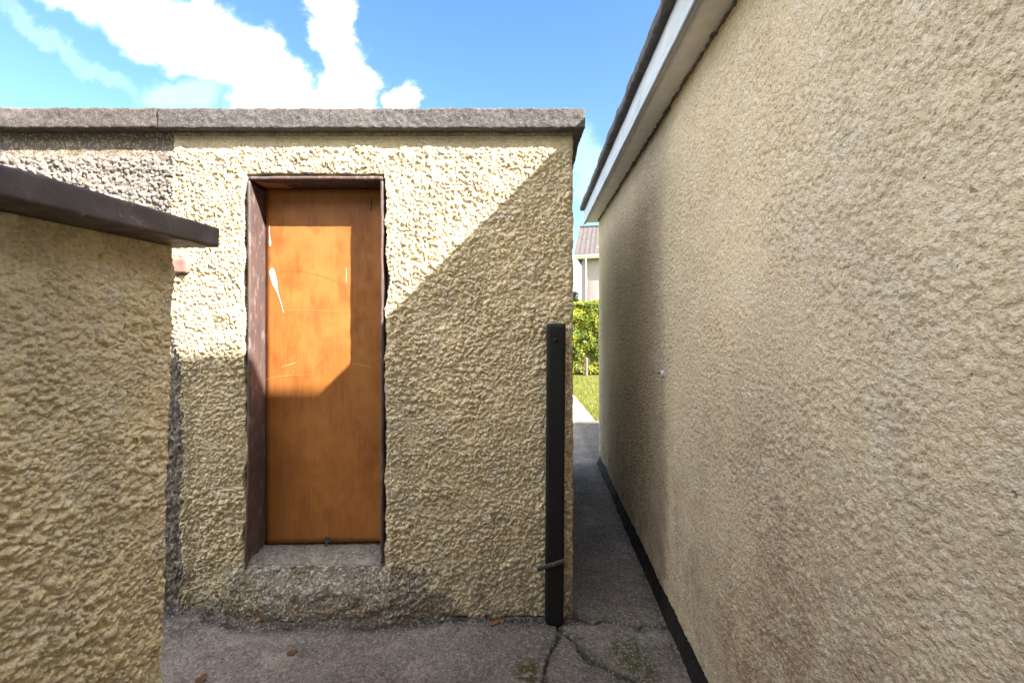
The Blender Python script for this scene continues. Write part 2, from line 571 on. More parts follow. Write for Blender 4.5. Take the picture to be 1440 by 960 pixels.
M['slab'] = m_paint('bitumen_brown_slab', (0.062, 0.045, 0.043), (0.10, 0.076, 0.073), rough=0.6, fleck=(0.21, 0.185, 0.18), fleck_amt=0.5, nscale=9, bump_s=0.5, bump_d=0.004)
M['frame'] = m_paint('worn_brown_frame_paint', (0.068, 0.047, 0.043), (0.105, 0.060, 0.050), (1, 1, 0.3), 0.6, fleck=(0.22, 0.18, 0.175), fleck_amt=0.5, nscale=13, flo=0.53, fhi=0.63)
M['stub'] = m_paint('faded_brown_timber', (0.22, 0.12, 0.10), (0.30, 0.18, 0.15), (1, 1, 3), 0.7, nscale=14)
M['bare_wood'] = m_paint('bare_softwood', (0.40, 0.19, 0.075), (0.28, 0.12, 0.05), (0.3, 1, 1), 0.7, nscale=30)
M['post'] = m_paint('black_painted_post', (0.009, 0.008, 0.0085), (0.013, 0.012, 0.012), (1, 1, 0.15), 0.55, fleck=(0.03, 0.027, 0.026), fleck_amt=0.4, nscale=20, spec=0.25)
M['iron'] = m_paint('rusty_iron', (0.045, 0.042, 0.042), (0.075, 0.065, 0.06), rough=0.65, fleck=(0.11, 0.10, 0.095), nscale=60)
M['white_paint'] = m_paint('white_board_paint', (0.42, 0.45, 0.48), (0.34, 0.37, 0.405), (1, 0.25, 1), 0.5, fleck=(0.24, 0.22, 0.21), fleck_amt=0.5, nscale=14, flo=0.58, fhi=0.65)
M['soffit'] = m_paint('soffit_paint', (0.70, 0.69, 0.68), (0.62, 0.60, 0.59), rough=0.75, nscale=10, bump_s=0.5)
M['felt'] = m_paint('roofing_felt', (0.055, 0.048, 0.05), (0.10, 0.085, 0.085), rough=0.85, fleck=(0.2, 0.17, 0.15), fleck_amt=0.3, nscale=22, bump_s=0.8, bump_d=0.005)
M['tar'] = m_paint('black_tar_plinth', (0.009, 0.009, 0.009), (0.016, 0.014, 0.013), rough=0.75, nscale=20, spec=0.2)
M['white_plug'] = m_paint('pale_filler', (0.55, 0.55, 0.58), (0.45, 0.45, 0.48), rough=0.8, nscale=90)
M['splash'] = m_paint('white_paint_splash', (0.72, 0.66, 0.54), (0.60, 0.50, 0.36), rough=0.6, nscale=60)
M['scratch'] = m_paint('pale_scratch', (0.72, 0.46, 0.22), (0.60, 0.36, 0.15), rough=0.6, nscale=90)
M['dark_scratch'] = m_paint('dark_scratch', (0.22, 0.085, 0.02), (0.16, 0.06, 0.015), rough=0.6, nscale=90)
M['dry_leaf'] = m_paint('dry_leaf', (0.085, 0.04, 0.02), (0.13, 0.065, 0.03), rough=0.7, nscale=90)
M['red_leaf'] = m_paint('red_brown_stick', (0.28, 0.10, 0.045), (0.20, 0.07, 0.035), rough=0.7, nscale=90)
M['stone'] = m_paint('tan_stone', (0.34, 0.22, 0.11), (0.26, 0.17, 0.09), rough=0.8, nscale=60)
M['grit'] = m_paint('grit_stone', (0.17, 0.14, 0.12), (0.28, 0.25, 0.22), rough=0.9, nscale=40, fleck=(0.55, 0.52, 0.48), fleck_amt=0.6)
M['pvc'] = m_paint('white_pvc', (0.78, 0.78, 0.78), (0.74, 0.74, 0.75), rough=0.35, nscale=6)
M['far_wall'] = m_paint('pink_beige_dash', (0.25, 0.218, 0.208), (0.215, 0.188, 0.18), rough=0.9, nscale=8, fleck=(0.32, 0.27, 0.25))
M['rear_wall'] = m_paint('cream_house_dash', (0.64, 0.55, 0.40), (0.58, 0.50, 0.36), rough=0.9, nscale=5, fleck=(0.5, 0.42, 0.3))
M['tile'] = m_paint('brown_roof_tile', (0.068, 0.058, 0.054), (0.09, 0.076, 0.071), rough=0.85, nscale=4, fleck=(0.12, 0.09, 0.08))
M['post_pale'] = m_paint('weathered_concrete_post', (0.17, 0.145, 0.12), (0.13, 0.11, 0.095), rough=0.85, nscale=20)
M['bark'] = m_paint('bark', (0.10, 0.07, 0.045), (0.15, 0.11, 0.075), (1, 1, 0.3), 0.9, nscale=20)
M['lamp_metal'] = m_paint('grey_lamp_metal', (0.18, 0.19, 0.20), (0.22, 0.23, 0.24), rough=0.5, nscale=8)


def m_glass():
    m, t = mat_new('window_glass')
    finish(t, (0.03, 0.035, 0.04), 0.06, spec=0.8)
    return m


M['glass'] = m_glass()


def m_leaf(name, a, b):
    m, t = mat_new(name)
    rnd = t.n('ShaderNodeAttribute', attribute_name='tone').outputs['Fac']
    c1 = t.mix(rnd, a, b)
    d = t.n('ShaderNodeBsdfPrincipled', ins={'Base Color': c1, 'Roughness': 0.45, 'Specular IOR Level': 0.4})
    tr = t.n('ShaderNodeBsdfTranslucent', ins={0: c1})
    mx = t.n('ShaderNodeMixShader', ins={0: 0.3, 1: d.outputs[0], 2: tr.outputs[0]})
    t.n('ShaderNodeOutputMaterial', ins={0: mx.outputs[0]})
    return m


M['hedge'] = m_leaf('hedge_leaf', (0.055, 0.095, 0.008), (0.36, 0.38, 0.03))
M['tree'] = m_leaf('tree_leaf', (0.05, 0.09, 0.03), (0.10, 0.15, 0.05))
M['grass'] = m_leaf('grass_blade', (0.13, 0.16, 0.02), (0.26, 0.25, 0.06))


def m_ground():
    m, t = mat_new('lawn_soil')
    P = t.n('ShaderNodeTexCoord').outputs['Object']
    c1 = t.mix(t.ramp(t.noise(P, 3, 6, 0.65), 0.35, 0.65), (0.11, 0.125, 0.03), (0.20, 0.19, 0.06))
    c1 = t.mix(t.math('MULTIPLY', t.ramp(t.noise(P, 30, 5, 0.7), 0.5, 0.7), 0.6), c1, (0.07, 0.075, 0.02))
    finish(t, c1, 0.95, t.noise(P, 60, 4, 0.7), 0.02, 0.8, spec=0.1)
    return m


M['lawn'] = m_ground()


def m_door():
    """orange varnished plywood sheet, blotched and grained"""
    m, t = mat_new('varnished_plywood')
    O = t.n('ShaderNodeTexCoord').outputs['Object']
    G = t.mapping(O, scale=(14, 1, 0.9))
    c1 = t.mix(t.ramp(t.noise(G, 6, 6, 0.65, 0.4), 0.32, 0.68), (0.33, 0.125, 0.030), (0.27, 0.097, 0.022))
    c1 = t.mix(t.math('MULTIPLY', t.ramp(t.noise(O, 5, 5, 0.6), 0.42, 0.68), 0.5), c1, (0.42, 0.18, 0.048))
    H = t.mapping(O, scale=(5, 1, 2.4))
    c1 = t.mix(t.math('MULTIPLY', t.ramp(t.noise(H, 2.2, 6, 0.62), 0.48, 0.7), 0.6), c1, (0.19, 0.06, 0.015))
    fine = t.mapping(O, scale=(120, 1, 5))
    c1 = t.mix(t.math('MULTIPLY', t.ramp(t.noise(fine, 4, 4, 0.6), 0.55, 0.72), 0.35), c1, (0.27, 0.085, 0.015))
    # rubbed rings
    sepn = t.n('ShaderNodeSeparateXYZ', ins={0: O})
    rx = t.math('SUBTRACT', sepn.outputs[0], -0.30 - 0.80)
    rz = t.math('SUBTRACT', sepn.outputs[2], 0.95)
    r = t.math('SQRT', t.math('ADD', t.math('MULTIPLY', rx, rx), t.math('MULTIPLY', rz, rz)))
    rings = t.noise(t.n('ShaderNodeCombineXYZ', ins={0: r, 1: 0.0, 2: 0.0}).outputs[0], 55, 5, 0.8)
    ringm = t.math('MULTIPLY', t.ramp(rings, 0.6, 0.72), t.ramp(t.noise(O, 3.2, 3, 0.5), 0.48, 0.66))
    c1 = t.mix(t.math('MULTIPLY', ringm, 0.35), c1, (0.68, 0.38, 0.14))
    spots = t.ramp(t.noise(O, 85, 2, 0.5), 0.735, 0.76)
    c1 = t.mix(t.math('MULTIPLY', spots, 0.6), c1, (0.7, 0.5, 0.3))
    rr = t.ramp(t.noise(O, 7, 4, 0.6), 0.3, 0.7, 0.36, 0.55)
    finish(t, c1, rr, t.noise(fine, 5, 4, 0.6), 0.0012, 0.25, spec=0.35)
    return m


M['door'] = m_door()

# ------------------------------------------------------------------ layout numbers (metres)
D = F / 275.0                      # depth of the shed's front
YAW = -math.atan(33.0 / F)         # the passage runs a little to the right of the view axis
SHED_R = px_plane(806, 0, D)[0]
SHED_L = px_plane(243, 0, D)[0]
# ---- door opening on the shed front
OPX0, OPX1 = px_plane(349, 0, D)[0], px_plane(540, 0, D)[0]
OPZ1, OPZ0 = px_plane(0, 247, D)[1], 0.285
DOOR_Y = D + 0.133
COP_Z0, COP_Z1 = 2.463, 2.563

# ------------------------------------------------------------------ ground
def big_sheet(name, x0, x1, y0, y1, z, mat, n=1):
    v, f = [], []
    for j in range(n + 1):
        for i in range(n + 1):
            v.append((x0 + (x1 - x0) * i / n, y0 + (y1 - y0) * j / n, z))
    for j in range(n):
        for i in range(n):
            a = j * (n + 1) + i
            f.append((a, a + 1, a + n + 2, a + n + 1))
    o = poly_mesh(name, v, f, mat)
    o['kind'] = 'structure'
    return o


big_sheet('ground', -700, 700, -300, 1500, -0.03, M['lawn'])

CR1 = [(800, 866), (806.7, 867.8), (820, 874), (835.5, 879), (848, 872), (865, 876), (879, 875.5), (898, 885.5), (904, 880), (929, 882), (945, 882)]
CR2 = [(786, 880), (791, 889), (811, 902), (815.5, 915.5), (833, 931), (853, 940), (869, 949), (891, 960), (905, 985)]
CR3 = [(784, 872), (784, 881), (785.5, 898), (773, 920), (767, 938), (764, 960), (768, 1000)]


def seg_dist(X, Y, pts):
    best = np.full(X.shape, 9.0)
    for (ax, ay), (bx, by) in zip(pts[:-1], pts[1:]):
        vx, vy = bx - ax, by - ay
        tt = np.clip(((X - ax) * vx + (Y - ay) * vy) / (vx * vx + vy * vy), 0, 1)
        best = np.minimum(best, np.hypot(X - ax - tt * vx, Y - ay - tt * vy))
    return best


def spaced(bounds):
    out = []
    for a, b, s0, s1 in bounds:
        x = a
        while x < b - 1e-6:
            out.append(x)
            x += s0 + (s1 - s0) * (x - a) / (b - a)
    out.append(bounds[-1][1])
    return np.array(out)


gx = spaced([(-5.2, -2.0, 0.08, 0.02), (-2.0, 0.95, 0.0055, 0.0055), (0.95, 1.45, 0.02, 0.05)])
gy = spaced([(-0.9, 1.3, 0.06, 0.012), (1.3, 1.7, 0.012, 0.0055), (1.7, 2.5, 0.0055, 0.0055), (2.5, 6.9, 0.014, 0.08)])
GX, GY = np.meshgrid(gx, gy)
GZ = 0.007 * (fbm2(GX / 0.35, GY / 0.35, 3, 4) - 0.5) + 0.0045 * (fbm2(GX / 0.035, GY / 0.035, 8, 3) - 0.5) \
    + 0.0022 * lumps(GX / 0.016, GY / 0.016, 5)
wob = (fbm2(GX / 0.05, GY / 0.05, 41, 3) - 0.5) * 0.02
moss = np.zeros_like(GX)
grime_shade = np.zeros_like(GX)
for pts, wd in ((CR1, 0.006), (CR2, 0.009), (CR3, 0.007)):
    gp = [px_ground(*p) for p in pts]
    dist = seg_dist(GX + wob * 0.7, GY + wob * 0.7, gp)
    wdv = wd * (0.5 + fbm2(GX / 0.09, GY / 0.09, 60, 2))
    GZ -= 0.016 * (1 - sstep(dist, wdv * 0.3, wdv * 1.5))
    grime_shade = np.maximum(grime_shade, 1 - sstep(dist, wdv, wdv * 2.2))
    moss = np.maximum(moss, 0.75 * (1 - sstep(dist, 0.0, 0.09)))
for px, py, r, amt in ((742, 945, 0.08, 1.6), (884, 920, 0.13, 1.3), (905, 945, 0.09, 1.2), (800, 890, 0.10, 0.7), (720, 985, 0.09, 1.0), (860, 890, 0.12, 0.5)):
    cx, cy = px_ground(px, py)
    dd = np.hypot((GX - cx), (GY - cy) * 0.8) + wob * 2.0
    moss = np.maximum(moss, amt * (1 - sstep(dd, r * 0.2, r * 1.2)))
# dirty gutter along the foot of the shed; mortar heaped in the left corner
foot = D - 0.035 + (fbm2(GX / 0.12, GY * 0 + 3, 70, 3) - 0.5) * 0.04
foot = foot - 0.052 * sstep(GX, -1.62, -1.30) * (1 - sstep(GX, -0.66, -0.20))
df = np.abs(GY - foot)
inx = (GX < SHED_R + 0.02)
GZ -= np.where(inx, 0.022 * (1 - sstep(df, 0.004, 0.02)) * sstep(fbm2(GX / 0.15, GX * 0 + 1, 77, 2), 0.3, 0.55), 0)
grime_shade = np.maximum(grime_shade, np.where(inx, 1.0 * (1 - sstep(df, 0.012, 0.075)), 0))
heap = (1 - sstep(np.hypot((GX + 1.70) * 0.75, (GY - D) * 1.25), 0.05, 0.33))
GZ += heap * (0.05 + 0.03 * (fbm2(GX / 0.06, GY / 0.06, 90, 4) - 0.5) * 2)
grime_shade = np.maximum(grime_shade, heap * 0.5)
# darker strip under the annex wall, darker tone along the passage
ann_x = 0.675 - 0.006 + 0.0516 * GY
grime_shade = np.maximum(grime_shade, 0.55 * (1 - sstep(ann_x - GX, 0.0, 0.10)))
grime_shade = np.maximum(grime_shade, 0.12 * sstep(GY, D, D + 1.2) * (1 - sstep(GY, 4.2, 5.6)))
moss = np.maximum(moss, 0.45 * (1 - sstep(ann_x - GX, 0.02, 0.14)) * sstep(GY, 1.5, 2.0))
me = grid_sheet('yard_paving', gx, gy, np.stack([GX, GY, GZ], -1), attrs={'moss': moss, 'grime_shade': grime_shade})
yard = new_obj('yard_paving', me, M['yard'])
yard['kind'] = 'structure'

pth = rough_box('path', -0.9, 1.27, 6.88, 12.0, -0.12, 0.012, 0.05, 0.004, 5, 0.1, M['path'])
pth['kind'] = 'structure'

# ------------------------------------------------------------------ the shed
shed = thing('shed', 'flat-roofed cream roughcast shed with orange plywood door and concrete coping', 'shed', ((SHED_L + SHED_R) / 2, D, 0))
SX, SY = (SHED_L + SHED_R) / 2, D


def on(parent, o):
    """keep world coordinates while parenting"""
    o.parent = parent
    o.matrix_parent_inverse = Matrix.LocRotScale(parent.location, parent.rotation_euler, (1, 1, 1)).inverted()
    return o


def opening_keep(AX, BZ):
    """faces of the render sheet: everything outside the ragged hole round the door frame"""
    rag = (fbm2(AX / 0.10, BZ / 0.10, 120, 4) - 0.5) * 0.062
    big = 0.026 * np.exp(-((BZ - 1.70) / 0.07) ** 2) * (AX > -1.0)
    inside = (AX > OPX0 - 0.012 - rag * (AX < -1)) & (AX < OPX1 + 0.008 + big + rag * 0.8) & (BZ < OPZ1 + 0.012 + rag * 0.5) & (BZ > OPZ0 - 0.034 + 0.02 * (fbm2(AX / 0.06, AX * 0 + 6, 133, 3) - 0.5))
    low = BZ < -0.028 + 0.036 * sstep(fbm2(AX / 0.09, AX * 0 + 2, 130, 3), 0.5, 0.7)
    return ~(inside | low)


ax = np.arange(SHED_L, SHED_R + 0.0001, 0.0038)
ax[-1] = SHED_R
bz = np.arange(-0.03, COP_Z0 + 0.02, 0.0038)
AX, BZ = np.meshgrid(ax, bz)
mixm = sstep(fbm2(AX / 0.18, BZ / 0.18, 156, 3), 0.38, 0.6)
h = roughcast(AX, BZ, 1, 0.0235, 0.0175) * mixm + roughcast(AX, BZ, 29, 0.0165, 0.0135) * (1 - mixm)
smooth_top = 1 - sstep(BZ + (fbm2(AX / 0.06, BZ / 0.06, 140, 3) - 0.5) * 0.05, 2.36, 2.41)      # trowelled band under the coping
band_door = sstep(np.maximum(np.maximum(OPX0 - AX, AX - OPX1), BZ - OPZ1), 0.0, 0.045)
h = h * (0.12 + 0.88 * smooth_top) * (0.45 + 0.55 * band_door)
foot_sm = sstep(BZ + (fbm2(AX / 0.15, BZ / 0.15, 150, 3) - 0.5) * 0.12, 0.05, 0.30)
h = h * (0.6 + 0.4 * foot_sm)
# mass of concrete dressed up to the threshold
bx = sstep(AX, -1.62, -1.30) * (1 - sstep(AX, -0.66, -0.20))
edge = 0.222 + 0.05 * (fbm2(AX / 0.13, AX * 0 + 4, 160, 3) - 0.5)
bulge = bx * (1 - sstep(BZ, edge - 0.10, edge + 0.045)) * (0.75 + 0.25 * sstep(BZ, 0.0, 0.09)) * (0.052 + 0.045 * (fbm2(AX / 0.10, BZ / 0.07, 161, 4) - 0.5))
h = h + bulge
h = h + 0.012 * (1 - sstep(BZ, 0.0, 0.12))
bare = bx * (1 - sstep(BZ, 0.20, 0.34)) * 0.75 + 0.38 * (1 - sstep(BZ, 0.03, 0.20)) + 0.1
bare = np.where((AX > -1.34) & (AX < -0.66) & (BZ < 0.3), np.maximum(bare, 0.72), bare)
bare = bare * (BZ < 0.5)
grm = 0.75 * (1 - sstep(BZ, 0.0, 0.45)) + 0.22 * (1 - sstep(BZ, 0.3, 1.3)) + 0.25 * sstep(BZ, 2.3, 2.46)
mos = 0.85 * (1 - sstep(BZ, 0.02, 0.32)) * (sstep(-AX, 1.15, 1.5) + 0.5 * sstep(AX, -0.25, 0.2))
rst = sstep(AX, 0.255, 0.285) * sstep(BZ, 0.15, 0.4) * (1 - sstep(BZ, 1.35, 1.5)) + 0.35 * np.exp(-((AX - 0.02) / 0.2) ** 2 - ((BZ - 0.42) / 0.12) ** 2)
cornr = 0.02 * sstep(AX, SHED_R - 0.03, SHED_R) ** 2                        # arris worn round
ledge = (0.05 * (1 - sstep(BZ, 1.2, 1.5)) + (fbm2(BZ / 0.045, BZ * 0 + 7, 171, 4) - 0.5) * 0.035) * (1 - sstep(AX, SHED_L, SHED_L + 0.12))
P = np.stack([AX + ledge + np.where(AX > SHED_R - 0.02, (fbm2(BZ / 0.03, AX / 0.5, 170, 3) - 0.5) * 0.014, 0), SY - h + cornr, BZ], -1)
kp = opening_keep((AX[:-1, :-1] + AX[1:, 1:]) / 2, (BZ[:-1, :-1] + BZ[1:, 1:]) / 2)
me = grid_sheet('render_coat', ax, bz, P, kp, skirt=(0, 0.05, 0), attrs={'bare': bare, 'grime_shade': grm, 'moss': mos, 'rust': rst})
on(shed, new_obj('render_coat', me, M['cream_shed']))
# masonry behind the coat, with the opening left free
wy0, wy1 = D + 0.022, D + 0.16
on(shed, rough_box('front_masonry', OPX1, SHED_R - 0.02, wy0, wy1, 0, COP_Z0, 0.08, 0.004, 21, 0.1, M['mortar']))
on(shed, rough_box('front_masonry', SHED_L, OPX0, wy0, wy1, 0, COP_Z0, 0.08, 0.004, 22, 0.1, M['mortar']))
on(shed, rough_box('front_masonry', OPX0 + 0.002, OPX1 - 0.002, wy0 + 0.002, wy1, OPZ1 + 0.004, COP_Z0 - 0.002, 0.08, 0.004, 23, 0.1, M['mortar']))
on(shed, rough_box('front_masonry', OPX0 + 0.002, OPX1 - 0.002, wy0 + 0.002, wy1, 0, OPZ0 - 0.03, 0.08, 0.004, 24, 0.1, M['mortar']))


def side_shape(P):
    P[:, 0] += 0.0516 * (P[:, 1] - D)
    return P


SHED_BACK = D + 2.5
on(shed, rough_box('side_wall', SHED_R - 0.12, SHED_R - 0.004, wy1 + 0.001, SHED_BACK, 0, COP_Z0, 0.03, 0.008, 31, 0.035, M['rear_wall'], shape=side_shape))
on(shed, rough_box('side_wall', SHED_L + 0.002, SHED_L + 0.11, wy1 + 0.001, SHED_BACK, 0, COP_Z0, 0.1, 0.004, 32, 0.1, M['rear_wall'], shape=side_shape))
on(shed, rough_box('back_wall', SHED_L + 0.112, SHED_R - 0.122, SHED_BACK - 0.12, SHED_BACK - 0.002, 0, COP_Z0, 0.1, 0.004, 33, 0.1, M['rear_wall'], shape=side_shape))
on(shed, rough_box('roof_deck', SHED_L + 0.11, SHED_R - 0.10, D + 0.10, SHED_BACK - 0.05, COP_Z0 + 0.004, COP_Z1 - 0.03, 0.1, 0.002, 34, 0.1, M['felt'], shape=side_shape))

# coping: front slab and the one that runs back along the passage
C_F = D - 0.060


def chip(P):
    x, y, z = P[:, 0], P[:, 1], P[:, 2]
    g = (vn3(x / 0.012, y / 0.012, z / 0.012, 91) - 0.5) * 0.006
    P[:, 1] += np.where(y < D, g, 0)
    P[:, 2] += np.where(z > COP_Z1 - 0.02, (fbm2(x / 0.05, y / 0.05, 92, 3) - 0.5) * 0.012, 0)
    return P


on(shed, rough_box('coping', SHED_L - 0.035, SHED_R + 0.052, C_F, D + 0.13, COP_Z0, COP_Z1, 0.0085, 0.0022, 41, 0.02, M['coping'], shape=chip, rad=0.005))
on(shed, rough_box('coping', SHED_R - 0.13, SHED_R + 0.050, D + 0.135, SHED_BACK + 0.05, COP_Z0 + 0.001, COP_Z1 - 0.002, 0.03, 0.004, 42, 0.05, M['coping'], shape=side_shape))
# mortar bed that shows under the coping
on(shed, rough_box('mortar_bed', SHED_L + 0.01, SHED_R - 0.004, D - 0.018, D + 0.02, COP_Z0 - 0.016, COP_Z0 + 0.004, 0.012, 0.003, 43, 0.03, M['sill']))

# door frame: thin boards lining the opening
frame = new_obj('door_frame', bpy.data.meshes.new('door_frame'), None)
bpy.data.objects.remove(frame)
FT = 0.021
FY0, FY1 = D - 0.010, DOOR_Y + 0.03


def skew_jamb(P):
    low = np.clip((0.75 - P[:, 2]) / 0.5, 0, 1)
    P[:, 0] -= 0.018 * low * (P[:, 1] < D + 0.05)
    return P


frm = rough_box('door_frame', OPX0 + 0.003, OPX1 - 0.003, FY0, FY1, OPZ1 - FT - 0.004, OPZ1 - 0.004, 0.02, 0.0016, 51, 0.05, M['frame'])
on(shed, frm)
frm['label'] = 'worn brown head board of the door frame'


def sub(part, o):
    o.parent = part
    o.matrix_parent_inverse = Matrix.LocRotScale(shed.location, shed.rotation_euler, (1, 1, 1)).inverted() @ Matrix.Identity(4)
    o.matrix_parent_inverse = Matrix.Identity(4)
    return o


sub(frm, rough_box('jamb', OPX0 + 0.002, OPX0 + 0.014, FY0 - 0.002, FY1, OPZ0 - 0.045, OPZ1 - FT - 0.006, 0.02, 0.0016, 52, 0.05, M['frame'], shape=skew_jamb))
sub(frm, rough_box('jamb', OPX1 - 0.003 - FT * 0.65, OPX1 - 0.003, FY0 - 0.001, FY1, OPZ0 - 0.02, OPZ1 - FT - 0.006, 0.02, 0.002, 53, 0.05, M['frame']))
x0, z0 = px_plane(362, 252, D)
sub(frm, poly_mesh('bare_patch', [(OPX0 + 0.026, D + 0.02, OPZ1 - 0.0285), (OPX0 + 0.15, D + 0.05, OPZ1 - 0.0285), (OPX0 + 0.165, D + 0.128, OPZ1 - 0.0285), (OPX0 + 0.028, D + 0.128, OPZ1 - 0.0285),
                                  (OPX0 + 0.026, D + 0.02, OPZ1 - 0.0250), (OPX0 + 0.15, D + 0.05, OPZ1 - 0.0250), (OPX0 + 0.165, D + 0.128, OPZ1 - 0.0250), (OPX0 + 0.028, D + 0.128, OPZ1 - 0.0250)],
                    [(3, 2, 1, 0), (4, 5, 6, 7), (0, 1, 5, 4), (1, 2, 6, 5), (2, 3, 7, 6), (3, 0, 4, 7)], M['bare_wood']))

# door leaf
DX0, DX1 = OPX0 + 0.0165, OPX1 - 0.018
DZ0, DZ1 = OPZ0 + 0.014, OPZ1 - FT - 0.007


def door_skew(P):
    P[:, 2] += np.where(P[:, 2] < 0.5, 0.012 * (P[:, 0] - DX0) / (DX1 - DX0), 0)
    return P


door = on(shed, rough_box('door', DX0, DX1, DOOR_Y, DOOR_Y + 0.018, DZ0, DZ1, 0.03, 0.0006, 61, 0.15, M['door'], shape=door_skew))
door['label'] = 'orange varnished plywood door with a white paint splash'


def door_pt(px, py, lift=0.0012):
    xx, zz = px_plane(px, py, DOOR_Y)
    return xx, DOOR_Y - lift, zz


def ribbon(name, pts, widths, mat, lift=0.0013):
    """a thin smear lying on the door"""
    V, Fc = [], []
    n = len(pts)
    P3 = [Vector(door_pt(px, py, lift)) for px, py in pts]
    for i, p in enumerate(P3):
        tdir = (P3[min(i + 1, n - 1)] - P3[max(i - 1, 0)]).normalized()
        nn = Vector((-tdir.z, 0, tdir.x))
        V += [p + nn * widths[i], p - nn * widths[i]]
    for i in range(n - 1):
        Fc.append((2 * i, 2 * i + 1, 2 * i + 3, 2 * i + 2))
    m = poly_mesh(name, V, Fc, mat, None, True)
    return sub(door, m)


spl = [(384, 377), (383, 378.5), (382.8, 381), (383.4, 385), (384.6, 390), (386, 395), (387, 400), (388, 404), (389, 407), (391, 412), (393, 418), (396, 428), (399, 440)]
ribbon('paint_splash', spl, [0.003, 0.010, 0.0135, 0.0155, 0.016, 0.015, 0.0125, 0.009, 0.006, 0.0038, 0.0028, 0.002, 0.001], M['splash'])
ribbon('paint_drip', [(379, 317), (379, 325), (379.5, 334), (380, 341), (380, 346)], [0.0016, 0.002, 0.003, 0.0062, 0.003], M['splash'])
ribbon('scratch', [(387, 383), (405, 381), (425, 382), (445, 386), (465, 392), (482, 400), (495, 412)], [0.0003, 0.0005, 0.0006, 0.0006, 0.0006, 0.0005, 0.0003], M['dark_scratch'])
ribbon('scratch', [(394, 516), (402, 514), (412, 511), (420, 508)], [0.0003, 0.001, 0.0013, 0.0003], M['scratch'])
ribbon('scratch', [(495, 511), (503, 512), (512, 514), (522, 516)], [0.0003, 0.001, 0.001, 0.0003], M['scratch'])
ribbon('scratch', [(487, 376), (487.5, 384), (487, 397)], [0.0008, 0.0014, 0.0008], M['splash'])
ribbon('scratch', [(400, 436), (430, 435), (462, 437), (496, 436)], [0.0002, 0.0004, 0.0004, 0.0002], M['scratch'])
ribbon('scratch', [(372, 534), (392, 529), (412, 527), (440, 526)], [0.0002, 0.0006, 0.0005, 0.0002], M['scratch'])
ribbon('latch_slot', [(523, 280), (522.7, 288), (522, 297)], [0.0016, 0.0022, 0.0022], M['tar'], 0.0015)
bxp = door_pt(461, 757)
sub(door, tube('eye_bolt', [(bxp[0] + 0.012 * math.cos(t), DOOR_Y - 0.012, bxp[2] + 0.012 * math.sin(t)) for t in np.linspace(0, 2 * math.pi, 15)], 0.0042, 8, M['iron']))
sub(door, tube('bolt_shank', [(bxp[0], DOOR_Y + 0.002, bxp[2] + 0.004), (bxp[0], DOOR_Y - 0.012, bxp[2] + 0.004)], 0.005, 8, M['iron']))
sub(door, tube('bolt_tail', [(bxp[0] + 0.002, DOOR_Y - 0.013, bxp[2] - 0.010), (bxp[0] - 0.004, DOOR_Y - 0.022, bxp[2] - 0.030)], 0.004, 8, M['iron']))


def sill_shape(P):
    f = np.clip((D + 0.10 - P[:, 1]) / 0.096, 0, 1)
    P[:, 2] -= np.where(P[:, 2] > 0.2, 0.034 * f ** 1.7 + 0.020 * (fbm2(P[:, 0] / 0.07, P[:, 1] / 0.07, 180, 4) - 0.5) * f, 0)
    return P


on(shed, rough_box('sill', OPX0 - 0.012, OPX1 + 0.012, D + 0.004, DOOR_Y + 0.06, 0.10, OPZ0 + 0.006, 0.009, 0.0035, 62, 0.03, M['sill'], shape=sill_shape))

# ------------------------------------------------------------------ the unpainted wall next to it
adj = thing('outhouse', 'unpainted grey roughcast outhouse adjoining the cream shed', 'outhouse', (-3.2, D, 0))
ADJ_L = -5.2
ax = np.concatenate([np.arange(ADJ_L, -3.0, 0.03), np.arange(-3.0, SHED_L + 0.085, 0.0055)])
bz = np.concatenate([np.arange(0.0, 1.55, 0.012), np.arange(1.55, COP_Z0 + 0.02, 0.0048)])
AX, BZ = np.meshgrid(ax, bz)
h = roughcast(AX, BZ, 5, 0.0215, 0.0155)
st = 1 - sstep(BZ + (fbm2(AX / 0.05, BZ / 0.05, 143, 3) - 0.5) * 0.06, 2.31, 2.37)
h = h * (0.12 + 0.88 * st) - 0.006 - 0.03 * sstep(AX, SHED_L + 0.055, SHED_L + 0.08)
P = np.stack([AX, D - h, BZ], -1)
me = grid_sheet('render_coat', ax, bz, P, None, skirt=(0, 0.05, 0),
                attrs={'bare': AX * 0, 'grime_shade': 1.2 * (1 - st) + 0.6 * (1 - sstep(BZ, 0.3, 1.5)), 'moss': AX * 0, 'rust': AX * 0})
on(adj, new_obj('render_coat', me, M['grey_dash']))
on(adj, rough_box('masonry', ADJ_L, SHED_L - 0.002, wy0, SHED_BACK, 0, COP_Z0, 0.25, 0.004, 71, 0.3, M['mortar']))
on(adj, rough_box('coping', ADJ_L - 0.05, SHED_L - 0.040, C_F + 0.003, D + 0.13, COP_Z0 + 0.002, COP_Z1 + 0.004, 0.011, 0.0028, 72, 0.02, M['coping_grey'], shape=chip, rad=0.005))
x0, z1 = px_plane(235, 362, D)
x1, z0 = px_plane(270, 385, D)
stub = rough_box('timber_stub', x0, x1, D - 0.034, D + 0.03, z0, z1, 0.012, 0.002, 73, 0.03, M['stub'])
tag(stub, 'faded reddish timber stub sticking out of the wall below the dark wall cap', 'timber')

